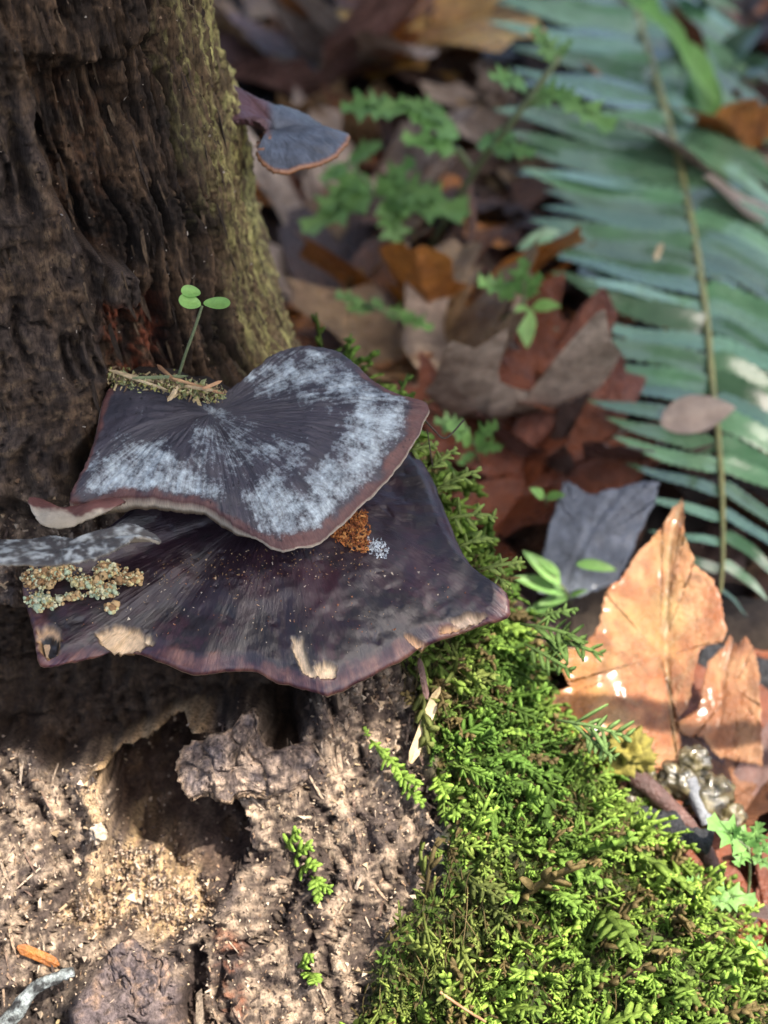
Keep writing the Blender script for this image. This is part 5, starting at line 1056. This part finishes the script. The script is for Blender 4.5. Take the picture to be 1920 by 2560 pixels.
# ------------------------------------------------------------------ twigs, wet lumps, branch
def stick(name, label, pts, r0, r1, m, cat='twig', lump=.4, sides=9):
    P = pd(pts); V, F = tube(spline(P, 40), np.linspace(r0, r1, 40), sides, lump); return tag(obj(name, V, F, m), label, cat)
DT = proj(gx(760, 60)[None])[2][0]
stick('twig', 'dark green brown twig at the very top beside the trunk', [(650, -60, DT - 3), (715, 20, DT - 5), (760, 62, DT - 6)], .35, .22, M_twig)
stick('twig', 'long dark twig slanting down from the top centre', [(820, -60, DT - 4), (880, 30, DT - 6), (965, 112, DT - 8)], .38, .22, M_twig)
stick('twig', 'reddish stem forking down the middle of the litter', [(1165, 440, D0 - 5), (1180, 560, D0 - 6), (1160, 700, D0 - 7), (1170, 830, D0 - 8)], .22, .18, M_leaf['brown'])
stick('fallen_branch', 'grey fallen branch lying behind the two upright tan leaves', [(1380, 1570, 65), (1600, 1575, 64.5), (1800, 1590, 64), (2050, 1600, 63.5)], 1.6, 1.4, M_twig, 'branch', .5, 14)
stick('fallen_branch', 'dark wet branch lying along the right edge below the tan leaf', [(1760, 1660, 62), (1900, 1700, 61), (2050, 1740, 60)], .9, .8, M_char, 'branch', .5, 12)
stick('burnt_twig', 'knobbly black charred twig above the moss at the right', [(1590, 2050, 52.5), (1650, 2060, 52.2), (1700, 2085, 52), (1770, 2110, 52)], .5, .35, M_char, 'twig', 1.2, 12)
stick('twig', 'purplish wet stick slanting down among the glassy lumps', [(1560, 1920, 53.4), (1640, 1985, 53), (1730, 2080, 52.6), (1790, 2180, 52.4)], .34, .26, M_leaf['plum'], 'twig', .4, 12)
stick('twig', 'short grey wet stick between the glassy lumps', [(1720, 1950, 53.2), (1745, 2000, 53), (1770, 2060, 52.8)], .28, .22, M_leaf['grey'], 'twig', .4, 12)
stick('twig', 'bare thorny twig lying on the moss at the bottom', [(1100, 2480, proj(on_any(1150, 2500, 0)[None])[2][0] - 1), (1150, 2515, proj(on_any(1150, 2500, 0)[None])[2][0] - 1.1), (1215, 2555, proj(on_any(1200, 2550, 0)[None])[2][0] - 1.1)], .05, .04, M_needle, 'twig', .3, 6)
for (x, y, r, l) in [(1690, 1950, .62, 'glassy wet lump below the tall tan leaf, leftmost of the large ones'), (1735, 1905, .5, 'glassy yellowish lump highest of the group below the tan leaves'), (1770, 1985, .75, 'largest glassy lump with a pale yellow side below the small tan leaf'), (1600, 1945, .5, 'glassy lump on the end of the purplish stick'), (1820, 2045, .5, 'dark glassy lump right of the largest one'), (1580, 2010, .45, 'small dull lump beside the moss left of the group')]:
    V, F = blob(at(np.array(float(x)), np.array(float(y)), np.array(53.5)), np.array([r, r * .9, r * .85]) * 1.05, x * .1, 22, .75, 1.5); tag(obj('jelly_fungus', V, F, M_jelly), l, 'fungus', 'glassy wet lumps')

for k_, (a_, b_, r_, l_) in enumerate((((1330, 1836, 55.2), (1990, 1818, 56), .35, 'unseen bare twig beyond the right edge, added to cast a bar of shadow on the tan leaves'), ((1180, 1776, 54.5), (1600, 1772, 55), .2, 'thinner unseen bare twig beyond the right edge, added to cast a second bar of shadow'))):  # out of view twigs, placed sunward to throw shadow bars on the leaves
    P = pd([a_, b_]) + SUN * (26 if k_ == 0 else 30); ex = P[1] + (P[1] - P[0]) * .8
    V, F = tube(spline(np.array([P[0], P[1], ex]), 30), r_, 8, .5); tag(obj('shadow_twig', V, F, M_twig), l_, 'twig')
# ------------------------------------------------------------------ unseen leafy bough added above and in front, edge shaped to shade the upper part
e1 = np.array([.6, .8, 0]); e2 = np.array([.693, -.52, -.5]); s1k = [-40, 18, 22, 23, 24, 25, 26.5, 28, 32, 36, 42, 45, 48, 55, 160]; wk = [-34, -32, -31, -30.6, -29.0, -27.5, -25.0, -23.5, -22.8, -23.5, -25.0, -21.5, -16, -13, -5]
rngb = np.random.default_rng(99); NBH = 2200; a = rngb.uniform(-45, 150, NBH); b = np.interp(a, s1k, wk) - 2.5 - rngb.uniform(0, 1, NBH) ** 1.5 * 115
edge_a = np.tile(np.linspace(-30, 110, 130), 3); a = np.concatenate([a, edge_a]); b = np.concatenate([b, np.interp(edge_a, s1k, wk) - np.repeat([1.9, 3.6, 5.6], 130)]); NB2 = len(a)
dist = 150 + rngb.uniform(-8, 8, NB2); dist[NBH:] = 150
P = a[:, None] * e1 + b[:, None] * e2 + dist[:, None] * SUN
bo = np.array(HALF + [(0, 0.0)] + [(-x, y) for x, y in HALF[:0:-1]]); nb_ = len(bo); lv = np.vstack([[(0, .3, .06)], np.column_stack([bo, .1 * np.sin(np.arange(nb_) * .7)])]); k = np.arange(nb_); tri = np.stack([0 * k, 1 + (k + 1) % nb_, 1 + k], -1)
szb = np.where(np.arange(NB2) >= NBH, 3.4, 0) + (np.arange(NB2) < NBH) * np.clip(3.2 + (np.interp(a, s1k, wk) - b) * .35, 4, 9.5)
lvc = lv - np.array([0, .32, 0])
Ms = frames(rngb.normal(size=(NB2, 3)) * .8 + e1, SUN + rngb.normal(size=(NB2, 3)) * .22) * szb[:, None, None]
V, F, C = scatter([(lvc, tri, np.ones(len(lvc)))], np.zeros(NB2, int), Ms, P, np.tile(C3(.06, .11, .03), (NB2, 1)))
q0 = -60 * e1 + -60 * e2 + 155 * SUN; q1 = 40 * e1 - 75 * e2 + 156 * SUN; q2 = 160 * e1 - 80 * e2 + 152 * SUN
bough = thing('shade_bough', 'unseen leafy maple bough added overhead to shade the trunk and brackets', 'bough', q0)
tag(obj('leaves', V, F, M_frag, bough, col=C), kind='stuff')
vb, fb = tube(spline(np.array([q0, q1, q2]), 40), np.linspace(3.5, 1.2, 40), 10, .3); obj('branch', vb, fb, M_twig, bough)

for o in list(sc.objects):
    if 'base_cm' in o: del o['base_cm']
